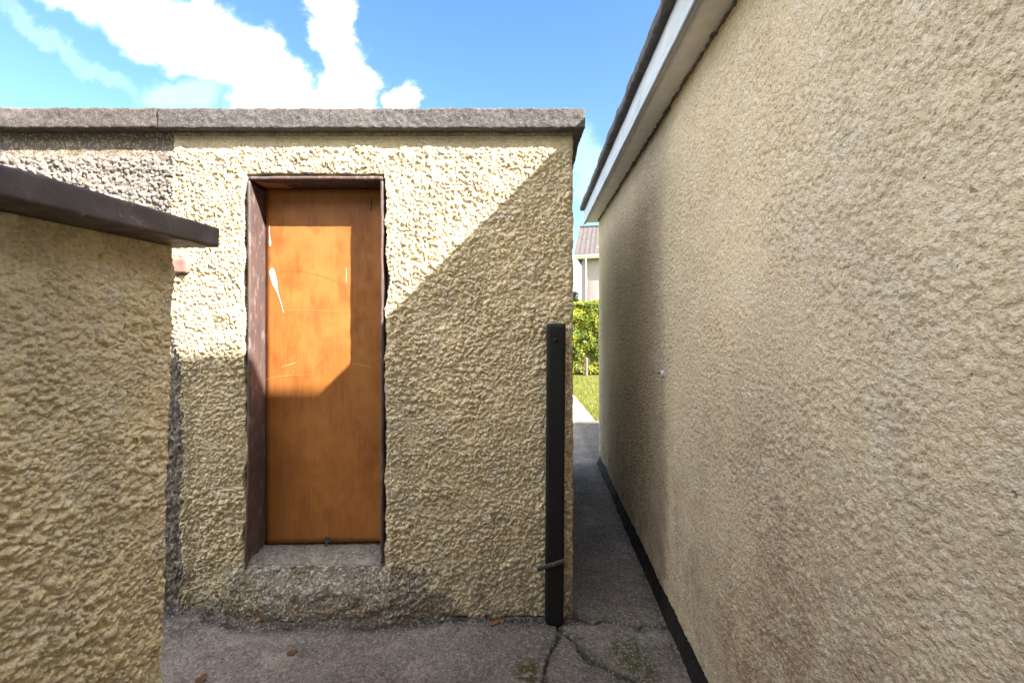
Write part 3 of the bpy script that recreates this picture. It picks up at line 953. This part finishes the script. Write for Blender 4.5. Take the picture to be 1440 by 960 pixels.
# ------------------------------------------------------------------ low wall on the left with its slab
low = thing('yard_wall', 'low cream roughcast yard wall under a dark brown overhanging cap', 'wall', (-1.352, 0, 0), YAW)
S_END, L_TOP = 1.722, 1.782
av = spaced([(-0.9, 0.75, 0.03, 0.008), (0.75, S_END, 0.0032, 0.0042)])
bz = np.arange(0.0, L_TOP, 0.0036)
bz = bz[(bz > 0.30) | (np.arange(len(bz)) % 4 == 0)]
AV, BZ = np.meshgrid(av, bz)
mixm = sstep(fbm2(AV / 0.16, BZ / 0.16, 155, 3), 0.38, 0.6)
h = roughcast(AV * 0.85, BZ * 1.08 + AV * 0.15, 9, 0.029, 0.0165) * mixm + roughcast(AV * 0.9, BZ * 1.05, 19, 0.018, 0.0120) * (1 - mixm)
h = h * (0.15 + 0.85 * (1 - sstep(BZ + (fbm2(AV / 0.06, BZ / 0.06, 144, 3) - 0.5) * 0.06, 1.71, 1.77)))
lean = 0.075 * (1 - BZ / L_TOP) + 0.012 * (fbm2(BZ / 0.04, BZ * 0, 145, 3) - 0.5)
tfrac = sstep(AV, 1.2, S_END)
rnd_ = 0.03 * sstep(AV, S_END - 0.035, S_END) ** 2
P = np.stack([h - rnd_, AV - lean * tfrac, BZ], -1)
me = grid_sheet('render_coat', av, bz, P, None, skirt=(-0.06, 0, 0), attrs={
    'bare': AV * 0, 'grime_shade': 0.35 * sstep(BZ, 1.62, 1.77) + 0.4 * (1 - sstep(BZ, 0.0, 0.6)), 'moss': 0.25 * sstep(BZ, 1.66, 1.76), 'rust': AV * 0})
new_obj('render_coat', me, M['cream_low'], low)


def low_shape(P):
    tf = np.clip((P[:, 1] - 1.2) / (S_END - 1.2), 0, 1)
    P[:, 1] -= 0.085 * (1 - np.clip(P[:, 2] / L_TOP, 0, 1)) * tf * tf
    return P


rough_box('masonry', -0.26, -0.022, -0.9, S_END - 0.012, 0, L_TOP, 0.09, 0.004, 81, 0.1, M['mortar'], low, shape=low_shape)
rough_box('cap', -0.40, 0.150, -1.0, S_END + 0.022, L_TOP - 0.003, L_TOP + 0.074, 0.012, 0.0016, 82, 0.06, M['slab'], low, rad=0.006)

# ------------------------------------------------------------------ annex on the right
ann = thing('annex', 'long beige roughcast annex with white fascia and flat felt roof', 'building', (0.675, 0, 0), YAW)
A_END, A_TOP, PLI = 4.86, 2.577, 0.118
av = spaced([(-0.72, 0.35, 0.02, 0.006), (0.35, 1.6, 0.0034, 0.0046), (1.6, A_END, 0.0050, 0.016)])
bz = np.arange(PLI - 0.01, A_TOP + 0.012, 0.0042)
AV, BZ = np.meshgrid(av, bz)
h = roughcast(AV, BZ, 13, 0.0138, 0.0070)
patch = sstep(fbm2(AV / 0.5, BZ / 0.5, 146, 3), 0.35, 0.65)
h = h * (0.62 + 0.38 * patch)
h = h * (0.3 + 0.7 * (1 - sstep(BZ + (fbm2(AV / 0.06, BZ / 0.06, 147, 3) - 0.5) * 0.05, 2.47, 2.54)))
h += 0.004 * (1 - sstep(BZ, PLI, PLI + 0.10)) ** 2 + 0.012 * (fbm2(AV / 0.9, BZ / 0.9, 148, 3) - 0.5)
rnd_ = 0.025 * sstep(AV, A_END - 0.03, A_END) ** 2
jag = np.where(BZ < PLI + 0.004, (fbm2(AV / 0.05, AV * 0 + 9, 149, 3) - 0.5) * 0.018, 0)
P = np.stack([-(h - rnd_), AV, BZ + jag], -1)
me = grid_sheet('render_coat', av, bz, P, None, skirt=(0.06, 0, 0), flip=True, attrs={
    'bare': AV * 0, 'grime_shade': 0.85 * (1 - sstep(BZ + 0.4 * (fbm2(AV / 0.4, BZ / 0.8, 151, 3) - 0.5), 0.05, 1.5)) + 0.25 * sstep(BZ, 2.48, 2.57)  # brown dirt low down, with some light falloff darkened into the colour
    + 0.7 * np.exp(-((AV - 1.55) / 0.55) ** 2 - ((BZ - 0.75) / 0.5) ** 2) * sstep(fbm2(AV / 0.25, BZ / 0.35, 157, 4), 0.3, 0.6),
    'moss': 0.5 * (1 - sstep(BZ, 0.1, 0.4)) * sstep(AV, 2.0, 3.5), 'rust': AV * 0})
new_obj('render_coat', me, M['beige_dash'], ann)
rough_box('masonry', 0.022, 3.6, -0.69, A_END - 0.002, PLI - 0.005, A_TOP - 0.002, 0.15, 0.003, 85, 0.15, M['rear_wall'], ann)


def pl_shape(P):
    P[:, 0] -= np.where(P[:, 0] < 0.1, 0.046 * (1 - P[:, 2] / PLI) + (fbm2(P[:, 1] / 0.12, P[:, 2] / 0.1, 152, 3) - 0.5) * 0.015, 0)
    return P


rough_box('plinth', 0.016, 0.30, -0.69, A_END - 0.02, -0.02, PLI + 0.004, 0.03, 0.002, 86, 0.05, M['tar'], ann, shape=pl_shape)
rough_box('soffit', -0.122, 0.03, -0.69, A_END + 0.12, A_TOP, A_TOP + 0.02, 0.03, 0.0012, 87, 0.08, M['soffit'], ann)
fas = rough_box('fascia', -0.143, -0.124, -0.69, A_END + 0.135, 2.562, 2.712, 0.03, 0.0014, 88, 0.12, M['white_paint'], ann)
rough_box('bead', -0.152, -0.1445, -0.69, A_END + 0.135, 2.556, 2.576, 0.02, 0.001, 89, 0.1, M['white_paint'], fas)


def felt_shape(P):
    x, y = P[:, 0], P[:, 1]
    e = (x < -0.1)
    P[:, 2] += np.where(e, (fbm2(y / 0.11, y * 0, 153, 4) - 0.5) * 0.010, 0)
    P[:, 0] += np.where(e, (fbm2(y / 0.16, y * 0 + 5, 154, 4) - 0.5) * 0.014 - 0.006 * (np.floor(y / 0.9) % 2), 0)
    P[:, 2] += 0.03 * np.clip(x, 0, 9)
    return P


rough_box('roof_edge', -0.180, -0.03, -0.69, A_END + 0.16, 2.716, 2.772, 0.02, 0.002, 90, 0.05, M['felt'], ann, shape=felt_shape, rad=0.006)
rough_box('roof', -0.029, 3.7, -0.688, A_END + 0.158, 2.717, 2.770, 0.2, 0.002, 93, 0.2, M['felt'], ann)
plain_box('end_fascia', -0.122, 3.6, A_END + 0.118, A_END + 0.135, 2.600, 2.712, M['white_paint'], ann)
rough_box('joint_filler', -0.012, 0.02, -0.69, A_END - 0.02, A_TOP - 0.014, A_TOP + 0.004, 0.011, 0.008, 94, 0.03, M['mortar'], ann)
# filler plug in the wall
pv = tube('wall_plug', [(0.002, 0, 0), (-0.012, 0, 0.001), (-0.016, 0, 0.0)], 0.021, 12, M['white_plug'], ann, taper=0.7)
pv.location = (0, 2.40, 1.225)
sc_ = tube('screw', [(-0.014, 0.004, 0.004), (-0.028, 0.004, 0.004)], 0.005, 8, M['iron'], pv)

# ------------------------------------------------------------------ black post at the corner of the shed
post = thing('gate_post', 'flat black painted gate post against the corner of the cream shed', 'post', (0.215, 2.27, 0))
pw = 26 * 2.25 / F


def post_shape(P):
    P[:, 0] -= 0.010 * (1 - P[:, 2] / 1.49)
    low_ = P[:, 2] < 0.03
    P[:, 2] += np.where(low_, 0.025 * ((P[:, 0] - 0.0) / 0.05) ** 2, 0)
    return P


cxp = (781.5 - 720) * 2.25 / F - 0.215 + 0.003
board = rough_box('board', cxp - pw / 2, cxp + pw / 2, -0.028, 0.022, -0.006, 1.49, 0.02, 0.0006, 95, 0.10, M['post'], post, shape=post_shape, rad=0.003)
for zz in (1.408,):
    tube('bolt_head', [(cxp - 0.006, -0.026, zz), (cxp - 0.006, -0.036, zz)], 0.011, 10, M['post'], post, taper=0.8)
lx0, lz0 = px_plane(755, 800, 2.235)
lx1, lz1 = px_plane(794, 788, 2.235)
lb = rough_box('latch_bar', 0, math.hypot(lx1 - lx0, lz1 - lz0), -0.003, 0.003, -0.011, 0.011, 0.010, 0.0008, 96, 0.03, M['iron'], post)
lb.location = (lx0 - 0.215, -0.036, lz0)
lb.rotation_euler = (0, -math.atan2(lz1 - lz0, lx1 - lx0), 0)
tube('latch_bolt', [(0.085, 0.006, 0.0), (0.085, -0.012, 0.0)], 0.008, 8, M['iron'], lb)

# ------------------------------------------------------------------ litter on the paving
def ground_z(x, y):
    i = int(np.argmin(np.abs(gx - x)))
    j = int(np.argmin(np.abs(gy - y)))
    return float(GZ[max(j - 2, 0):j + 3, max(i - 2, 0):i + 3].max())


def leaf(name, px, py, ln, wd, rz, mat, label, cat='leaf', curl=0.25, group=None):
    X, Y = px_ground(px, py)
    V, Fc = [], []
    n, m = 8, 5
    for i in range(n):
        tt = i / (n - 1)
        half = wd * math.sin(math.pi * min(0.97, max(0.03, tt)) ** 0.85) * (1 + 0.15 * math.sin(i * 2.3))
        for j in range(m):
            s = j / (m - 1) * 2 - 1
            V.append((ln * (tt - 0.5), half * s, 0.001 + curl * wd * s * s + 0.15 * ln * (tt - 0.5) ** 2))
    for i in range(n - 1):
        for j in range(m - 1):
            a = i * m + j
            Fc.append((a, a + m, a + m + 1, a + 1))
    o = poly_mesh(name, V, Fc, mat, None, True)
    md = o.modifiers.new('thickness', 'SOLIDIFY')
    md.thickness = 0.0012
    o.location = (X, Y, ground_z(X, Y) + 0.0015)
    o.rotation_euler = (0, 0, rz)
    tag(o, label, cat, group)
    return o


leaf('dead_leaf', 411, 919, 0.045, 0.016, 0.6, M['dry_leaf'], 'curled dark brown dead leaf lying alone on the paving below the door')
leaf('dead_leaf', 283, 957, 0.055, 0.02, 1.5, M['dry_leaf'], 'brown dead leaf on the paving near the low yard wall')
leaf('dead_leaf', 697, 877, 0.075, 0.011, 0.75, M['red_leaf'], 'narrow reddish dead leaf at the foot of the shed wall near the black post', curl=0.5)
for k in range(9):
    a = random.uniform(395, 440)
    leaf('dead_leaf', a, random.uniform(866, 874), random.uniform(0.018, 0.035), random.uniform(0.006, 0.011), random.uniform(0, 6), M['dry_leaf'],
         'small dead leaf caught in the dirty joint below the door sill', curl=0.4, group='leaf litter along the foot of the shed')
X, Y = px_ground(364, 872)
stn = rough_box('pebble', X - 0.022, X + 0.022, Y - 0.017, Y + 0.017, ground_z(X, Y) - 0.004, ground_z(X, Y) + 0.024, 0.008, 0.004, 97, 0.02, M['stone'])
tag(stn, 'tan pebble lying at the foot of the shed below the left door jamb', 'pebble')

N = 1900
px_ = np.concatenate([rng.uniform(-1.75, 0.75, 900), rng.uniform(-1.7, 0.33, 600), rng.uniform(0.2, 0.85, 400)])
py_ = np.concatenate([rng.uniform(1.6, D - 0.03, 900), D - 0.03 - np.abs(rng.normal(0, 0.03, 600)), rng.uniform(1.7, 4.5, 400)])
okk = px_ < 0.62 + 0.0516 * py_
okk &= ~((px_ < SHED_R + 0.03) & (py_ > D - 0.03))
px_, py_ = px_[okk], py_[okk]
N = len(px_)
sz_ = rng.uniform(0.0015, 0.0042, (N, 1)) * np.where(rng.uniform(0, 1, (N, 1)) > 0.94, 2.0, 1.0)
pz_ = GZ[np.clip(np.searchsorted(gy, py_), 0, len(gy) - 1), np.clip(np.searchsorted(gx, px_), 0, len(gx) - 1)]
ctr = np.stack([px_, py_, pz_ + sz_[:, 0] * 0.35], -1)
octa = np.array([(1, 0, 0), (0, 1, 0), (-1, 0, 0), (0, -1, 0), (0, 0, 0.7), (0, 0, -0.7)], float)
V = (ctr[:, None, :] + (octa[None] * rng.uniform(0.6, 1.4, (N, 6, 1)) + rng.normal(0, 0.15, (N, 6, 3))) * sz_[:, None, :]).reshape(-1, 3)
tri = np.array([(0, 1, 4), (1, 2, 4), (2, 3, 4), (3, 0, 4), (1, 0, 5), (2, 1, 5), (3, 2, 5), (0, 3, 5)])
T = (np.arange(N)[:, None, None] * 6 + tri[None]).reshape(-1, 3)
grit = new_obj('grit', raw_mesh('grit', V, T, False), M['grit'])
grit['kind'] = 'stuff'
tag(grit, 'loose grit and crumbs of mortar on the paving', 'grit')

# ------------------------------------------------------------------ lawn, hedge and what lies beyond the passage
def leaf_cloud(name, centres, normals, size, mat, parent=None, jitter=0.7, tones=None):
    """many small folded leaves as one mesh"""
    n = len(centres)
    d = normals + rng.normal(0, jitter, (n, 3))
    d /= np.linalg.norm(d, axis=1, keepdims=True)
    up = rng.normal(0, 1, (n, 3))
    a = np.cross(d, up)
    a /= np.linalg.norm(a, axis=1, keepdims=True) + 1e-9
    b = np.cross(d, a)
    s = size * rng.uniform(0.6, 1.3, (n, 1))
    p0 = centres - a * s
    p1 = centres + b * s * 0.55 + d * s * 0.18
    p2 = centres + a * s
    p3 = centres - b * s * 0.55 + d * s * 0.18
    V = np.stack([p0, p1, p2, p3], 1).reshape(-1, 3)
    i = np.arange(n, dtype=np.int32)[:, None] * 4
    T = np.concatenate([i + np.array([[0, 1, 2]]), i + np.array([[0, 2, 3]])])
    me = raw_mesh(name, V, T, False)
    tone = rng.uniform(0, 1, n) if tones is None else tones
    at = me.attributes.new('tone', 'FLOAT', 'POINT')
    at.data.foreach_set('value', np.repeat(tone, 4).astype(np.float32))
    return new_obj(name, me, mat, parent)


H_Y, H_H = 12.75, 2.02
hedge = thing('hedge', 'dense bright green clipped hedge beyond the passage', 'hedge', (3.0, H_Y + 0.4, 0))
N = 46000
hx = rng.uniform(-4.0, 5.5, N)
hz = rng.uniform(0.02, 1, N) ** 0.9 * H_H
surf = (fbm2(hx / 0.28, hz / 0.28, 201, 4) - 0.5) * 0.4
hy = surf - np.abs(rng.normal(0, 0.07, N)) * -1 - 0.40
ctr = np.stack([hx, hy, np.minimum(hz, H_H + (fbm2(hx / 0.25, hx * 0, 203, 3) - 0.5) * 0.12)], -1)
tone = np.clip(fbm2(hx / 0.2, hz / 0.2, 202, 3) * 1.6 - 0.3 + rng.normal(0, 0.2, N), 0, 1)
fol = leaf_cloud('foliage', ctr, np.tile([[-0.1, -0.8, 0.6]], (N, 1)), 0.038, M['hedge'], hedge, 0.6, tone)
fol['kind'] = 'stuff'
N = 14000
hx = rng.uniform(-4.0, 5.5, N)
ctr = np.stack([hx, rng.uniform(-0.45, 0.5, N), H_H + rng.normal(0, 0.035, N) + (fbm2(hx / 0.25, hx * 0, 203, 3) - 0.5) * 0.1], -1)
ft = leaf_cloud('top_foliage', ctr, np.tile([[0, -0.2, 1.0]], (N, 1)), 0.04, M['hedge'], hedge, 0.6)
ft['kind'] = 'stuff'
rough_box('inner_growth', -4.0, 5.5, -0.28, 0.5, 0.05, H_H - 0.06, 0.12, 0.05, 98, 0.2, M['bark'], hedge)
for k in range(14):
    xx = -3.8 + k * 0.7
    tube('stem', [(xx, -0.1, -0.03), (xx + 0.05, -0.12, 0.5), (xx - 0.03, -0.1, 1.2)], 0.022, 6, M['bark'], hedge, taper=0.5)

fp = rough_box('fence_post', 2.02, 2.10, H_Y - 0.20, H_Y - 0.12, -0.03, 0.50, 0.03, 0.004, 99, 0.05, M['post_pale'])
tag(fp, 'short pale weathered post standing in front of the green hedge', 'post')

N = 42000
qx, qy = rng.uniform(1.25, 5.0, N), rng.uniform(7.0, H_Y - 0.1, N)
hh = rng.uniform(0.02, 0.055, N)
an = rng.uniform(0, 6.28, N)
wd = 0.006
V = np.stack([np.stack([qx - wd * np.cos(an), qy - wd * np.sin(an), np.full(N, -0.03)], -1),
              np.stack([qx + wd * np.cos(an), qy + wd * np.sin(an), np.full(N, -0.03)], -1),
              np.stack([qx + rng.normal(0, 0.02, N), qy + rng.normal(0, 0.02, N), hh], -1)], 1).reshape(-1, 3)
me = raw_mesh('lawn_grass', V, np.arange(N * 3, dtype=np.int32).reshape(-1, 3), False)
at = me.attributes.new('tone', 'FLOAT', 'POINT')
at.data.foreach_set('value', np.repeat(np.clip(fbm2(qx / 0.3, qy / 0.3, 204, 3) + rng.normal(0, 0.15, N), 0, 1), 3).astype(np.float32))
gr = new_obj('lawn_grass', me, M['grass'])
gr['kind'] = 'stuff'
tag(gr, 'short dry green grass beside the concrete path', 'grass')

# far house
HD = 28.0
hx0, _ = px_plane(817, 0, HD)
far = thing('far_house', 'pinkish rendered house with brown tiled roof behind the hedge', 'house', (hx0, HD, 0), math.radians(-13))
EV = EYE + (HOR - 359) / F * (HD - 0.5)
rough_box('wall', 0, 9, 0, 7.5, -0.03, EV + 0.15, 0.5, 0.004, 301, 0.3, M['far_wall'], far)
OVH, PITCH = 0.52, math.radians(30)
RL = 4.9
VX0, VX1 = -0.36, 9.3
rdg = 3.75 + OVH


def roof_pt(x, s, up=0.0, back=False):
    """s metres up the slope from the eave"""
    yy_ = -OVH + s * math.cos(PITCH)
    return (x, yy_ if not back else 7.5 - yy_, EV + 0.06 + s * math.sin(PITCH) + up)


SL = rdg / math.cos(PITCH)
roof = poly_mesh('roof', [roof_pt(VX0, 0), roof_pt(VX1, 0), roof_pt(VX1, SL), roof_pt(VX0, SL), roof_pt(VX0, 0, 0, True), roof_pt(VX1, 0, 0, True),
                          (VX0, 3.75, EV - 0.02 + SL * math.sin(PITCH)), (VX1, 3.75, EV - 0.02 + SL * math.sin(PITCH))],
                 [(0, 1, 2, 3), (5, 4, 3, 2), (0, 3, 4), (1, 5, 2), (0, 4, 5, 1)], M['tile'], far)
# interlocking tiles: rolled profile stepped in courses, too small in view to pick apart singly
V, Q = [], []
courses, per = 15, 33
cl_ = SL / courses
tw = (VX1 - VX0) / per
prof = [(0.0, 0.02), (0.25, 0.055), (0.5, 0.02), (0.62, 0.012), (0.95, 0.012)]
for c in range(courses):
    for i in range(per):
        b0 = len(V)
        for (px_, hz_) in prof:
            xx = VX0 + (i + px_) * tw
            V.append(roof_pt(xx, c * cl_ - 0.02, hz_ + 0.03))
            V.append(roof_pt(xx, (c + 1) * cl_ + 0.03, hz_ + 0.002))
            V.append(roof_pt(xx, c * cl_ - 0.02, 0.001))
        for k in range(len(prof) - 1):
            a, b = b0 + 3 * k, b0 + 3 * k + 3
            Q.append((a, b, b + 1, a + 1))
            Q.append((a + 2, b + 2, b, a))
tl = poly_mesh('tiles', V, Q, M['tile'], roof, True)
tl['kind'] = 'stuff'
tube('ridge_cap', [(VX0, 3.75, EV + 0.08 + SL * math.sin(PITCH)), (VX1, 3.75, EV + 0.08 + SL * math.sin(PITCH))], 0.11, 10, M['tile'], roof)
plain_box('fascia_board', VX0 + 0.02, VX1 - 0.02, -OVH + 0.02, -OVH + 0.05, EV - 0.16, EV + 0.06, M['pvc'], far)
plain_box('soffit_board', VX0 + 0.02, VX1 - 0.02, -OVH + 0.052, 0.02, EV - 0.15, EV - 0.13, M['pvc'], far)
tube('gutter', [(VX0 - 0.02, -OVH - 0.05, EV - 0.03), (VX1, -OVH - 0.05, EV - 0.03)], 0.065, 10, M['pvc'], far)
dpx = (824.5 - 817) / F * HD
tube('downpipe', [(dpx, -OVH - 0.05, EV - 0.05), (dpx, -OVH - 0.04, EV - 0.25), (dpx, -0.09, EV - 0.62), (dpx, -0.08, EV - 0.8), (dpx, -0.08, 0.0)], 0.045, 10, M['pvc'], far)
vent = plain_box('roof_vent', 0.93, 1.13, 0.32, 0.62, EV + 0.4, EV + 0.62, M['pvc'], roof)
for wx0, wz0, ww, wh in ((3.0, 3.6, 1.6, 1.2), (6.2, 3.6, 1.6, 1.2), (3.0, 0.9, 1.6, 1.3), (6.2, 0.9, 1.6, 1.3)):
    wn_ = plain_box('window', wx0, wx0 + ww, -0.03, 0.05, wz0, wz0 + wh, M['pvc'], far)
    for k in (0, 1):
        plain_box('pane', wx0 + 0.06 + k * ww / 2, wx0 + ww / 2 - 0.04 + k * (ww / 2 - 0.02), -0.034, 0.02, wz0 + 0.06, wz0 + wh - 0.06, M['glass'], wn_)
    plain_box('sill', wx0 - 0.06, wx0 + ww + 0.06, -0.10, 0.04, wz0 - 0.08, wz0 - 0.003, M['pvc'], wn_)

# street lamp and small tree beyond the hedge
lamp = thing('street_lamp', 'thin grey street lamp arm showing past the shed above the hedge', 'street lamp', (px_plane(800, 0, 42)[0], 42, -0.03))
lz = EYE + (HOR - 404) / F * 42
tube('pole', [(0, 0, 0), (0, 0, 2.5), (0, 0, lz + 0.02)], 0.06, 8, M['lamp_metal'], lamp, taper=0.7)
tube('arm', [(0, 0, lz), (0.5, 0, lz + 0.04), (0.85, 0, lz + 0.02)], 0.035, 8, M['lamp_metal'], lamp)
rough_box('lantern', 0.70, 1.0, -0.09, 0.09, lz - 0.22, lz - 0.01, 0.06, 0.003, 305, 0.1, M['lamp_metal'], lamp)

tree = thing('small_tree', 'small loose green tree behind the hedge beside the far house', 'tree', (px_plane(806, 0, 33)[0], 33, -0.03))
tube('trunk', [(0, 0, 0), (0.05, 0, 1.0), (0, 0.05, 2.2), (0.1, 0, 3.0)], 0.09, 8, M['bark'], tree, taper=0.4)
for k in range(5):
    a = k * 1.26
    tube('branch', [(0.02, 0, 1.4 + 0.2 * k), (0.3 * math.cos(a), 0.3 * math.sin(a), 1.9 + 0.2 * k), (0.55 * math.cos(a), 0.55 * math.sin(a), 2.3 + 0.2 * k)], 0.03, 6, M['bark'], tree, taper=0.4)
N = 5000
cc = rng.normal(0, 1, (26, 3)) * np.array([0.42, 0.42, 0.48]) + np.array([0, 0, 2.55])
pick = rng.integers(0, 26, N)
ctr = cc[pick] + rng.normal(0, 0.15, (N, 3))
ctr[:, 2] = np.minimum(ctr[:, 2], 3.65 + rng.normal(0, 0.06, N))
cr = leaf_cloud('crown', ctr, ctr - np.array([0, 0, 2.4]), 0.05, M['tree'], tree, 0.8)
cr['kind'] = 'stuff'

# ------------------------------------------------------------------ two-storey house behind the viewpoint (its eave throws the level shadow)
E_Y = -0.25
E_Z = 1.287 + (D - E_Y) * (1.0 / 0.677)
HX0 = 0.55
rear = thing('rear_house', 'two-storey cream rendered house at the near end of the yard', 'house', (HX0, -0.7, 0))
rough_box('wall', 0.0, 8.5, -7.0, 0, -0.03, E_Z - 0.12, 0.5, 0.004, 311, 0.3, M['rear_wall'], rear)
ey = E_Y + 0.7
pr = math.radians(28)
rl = 3.5 + ey
poly_mesh('roof', [(-0.2, ey - 0.02, E_Z - 0.09), (8.8, ey - 0.02, E_Z - 0.09), (8.8, -3.5, E_Z + rl * math.tan(pr)), (-0.2, -3.5, E_Z + rl * math.tan(pr)),
                   (8.8, -7.4, E_Z - 0.09), (-0.2, -7.4, E_Z - 0.09)],
          [(0, 1, 2, 3), (3, 2, 4, 5), (0, 3, 5), (1, 4, 2), (0, 5, 4, 1)], M['tile'], rear)
plain_box('fascia_board', -0.18, 8.78, ey - 0.06, ey - 0.03, E_Z - 0.25, E_Z - 0.095, M['pvc'], rear)
tube('gutter', [(-0.2, ey - 0.0, E_Z - 0.065), (8.8, ey - 0.0, E_Z - 0.065)], 0.06, 10, M['pvc'], rear)
for wx0, wz0, ww, wh in ((1.2, 3.2, 1.3, 1.1), (5.0, 3.2, 1.3, 1.1)):
    wn_ = plain_box('window', wx0, wx0 + ww, -0.05, 0.03, wz0, wz0 + wh, M['pvc'], rear)
    plain_box('pane', wx0 + 0.06, wx0 + ww - 0.06, -0.02, 0.034, wz0 + 0.06, wz0 + wh - 0.06, M['glass'], wn_)
    plain_box('sill', wx0 - 0.06, wx0 + ww + 0.06, -0.04, 0.08, wz0 - 0.08, wz0 - 0.003, M['pvc'], wn_)

nb = thing('sky_block_house', 'unseen two-storey house added beside the cream house to block sky light', 'house', (0.25, -3.2, 0))  # unseen house, added to hold back sky light from behind left
rough_box('wall', -9.0, 0.25, -7.0, 0, -0.03, 5.0, 0.5, 0.004, 321, 0.3, M['rear_wall'], nb)
poly_mesh('roof', [(-9.3, 0.4, 4.95), (0.27, 0.4, 4.95), (0.27, -3.5, 7.1), (-9.3, -3.5, 7.1), (0.27, -7.4, 4.95), (-9.3, -7.4, 4.95)],
          [(0, 1, 2, 3), (3, 2, 4, 5), (0, 3, 5), (1, 4, 2), (0, 5, 4, 1)], M['tile'], nb)
plain_box('fascia_board', -9.28, 0.25, 0.34, 0.37, 4.78, 4.945, M['pvc'], nb)
tube('gutter', [(-9.3, 0.43, 4.93), (0.26, 0.43, 4.93)], 0.06, 10, M['pvc'], nb)
for wx0, wz0, ww, wh in ((-7.2, 3.1, 1.3, 1.1), (-2.6, 3.1, 1.3, 1.1), (-6.8, 0.9, 1.8, 1.2)):
    wn_ = plain_box('window', wx0, wx0 + ww, -0.05, 0.03, wz0, wz0 + wh, M['pvc'], nb)
    plain_box('pane', wx0 + 0.06, wx0 + ww - 0.06, -0.02, 0.034, wz0 + 0.06, wz0 + wh - 0.06, M['glass'], wn_)
    plain_box('sill', wx0 - 0.06, wx0 + ww + 0.06, -0.04, 0.08, wz0 - 0.08, wz0 - 0.003, M['pvc'], wn_)
dr = plain_box('door', -2.4, -1.5, -0.05, 0.035, 0.02, 2.05, M['pvc'], nb)
tube('handle', [(-1.6, 0.034, 1.0), (-1.6, 0.075, 1.0), (-1.72, 0.075, 1.0)], 0.01, 6, M['lamp_metal'], dr)

print('tris', sum(len(o.data.polygons) * 2 for o in bpy.data.objects if o.type == 'MESH'))
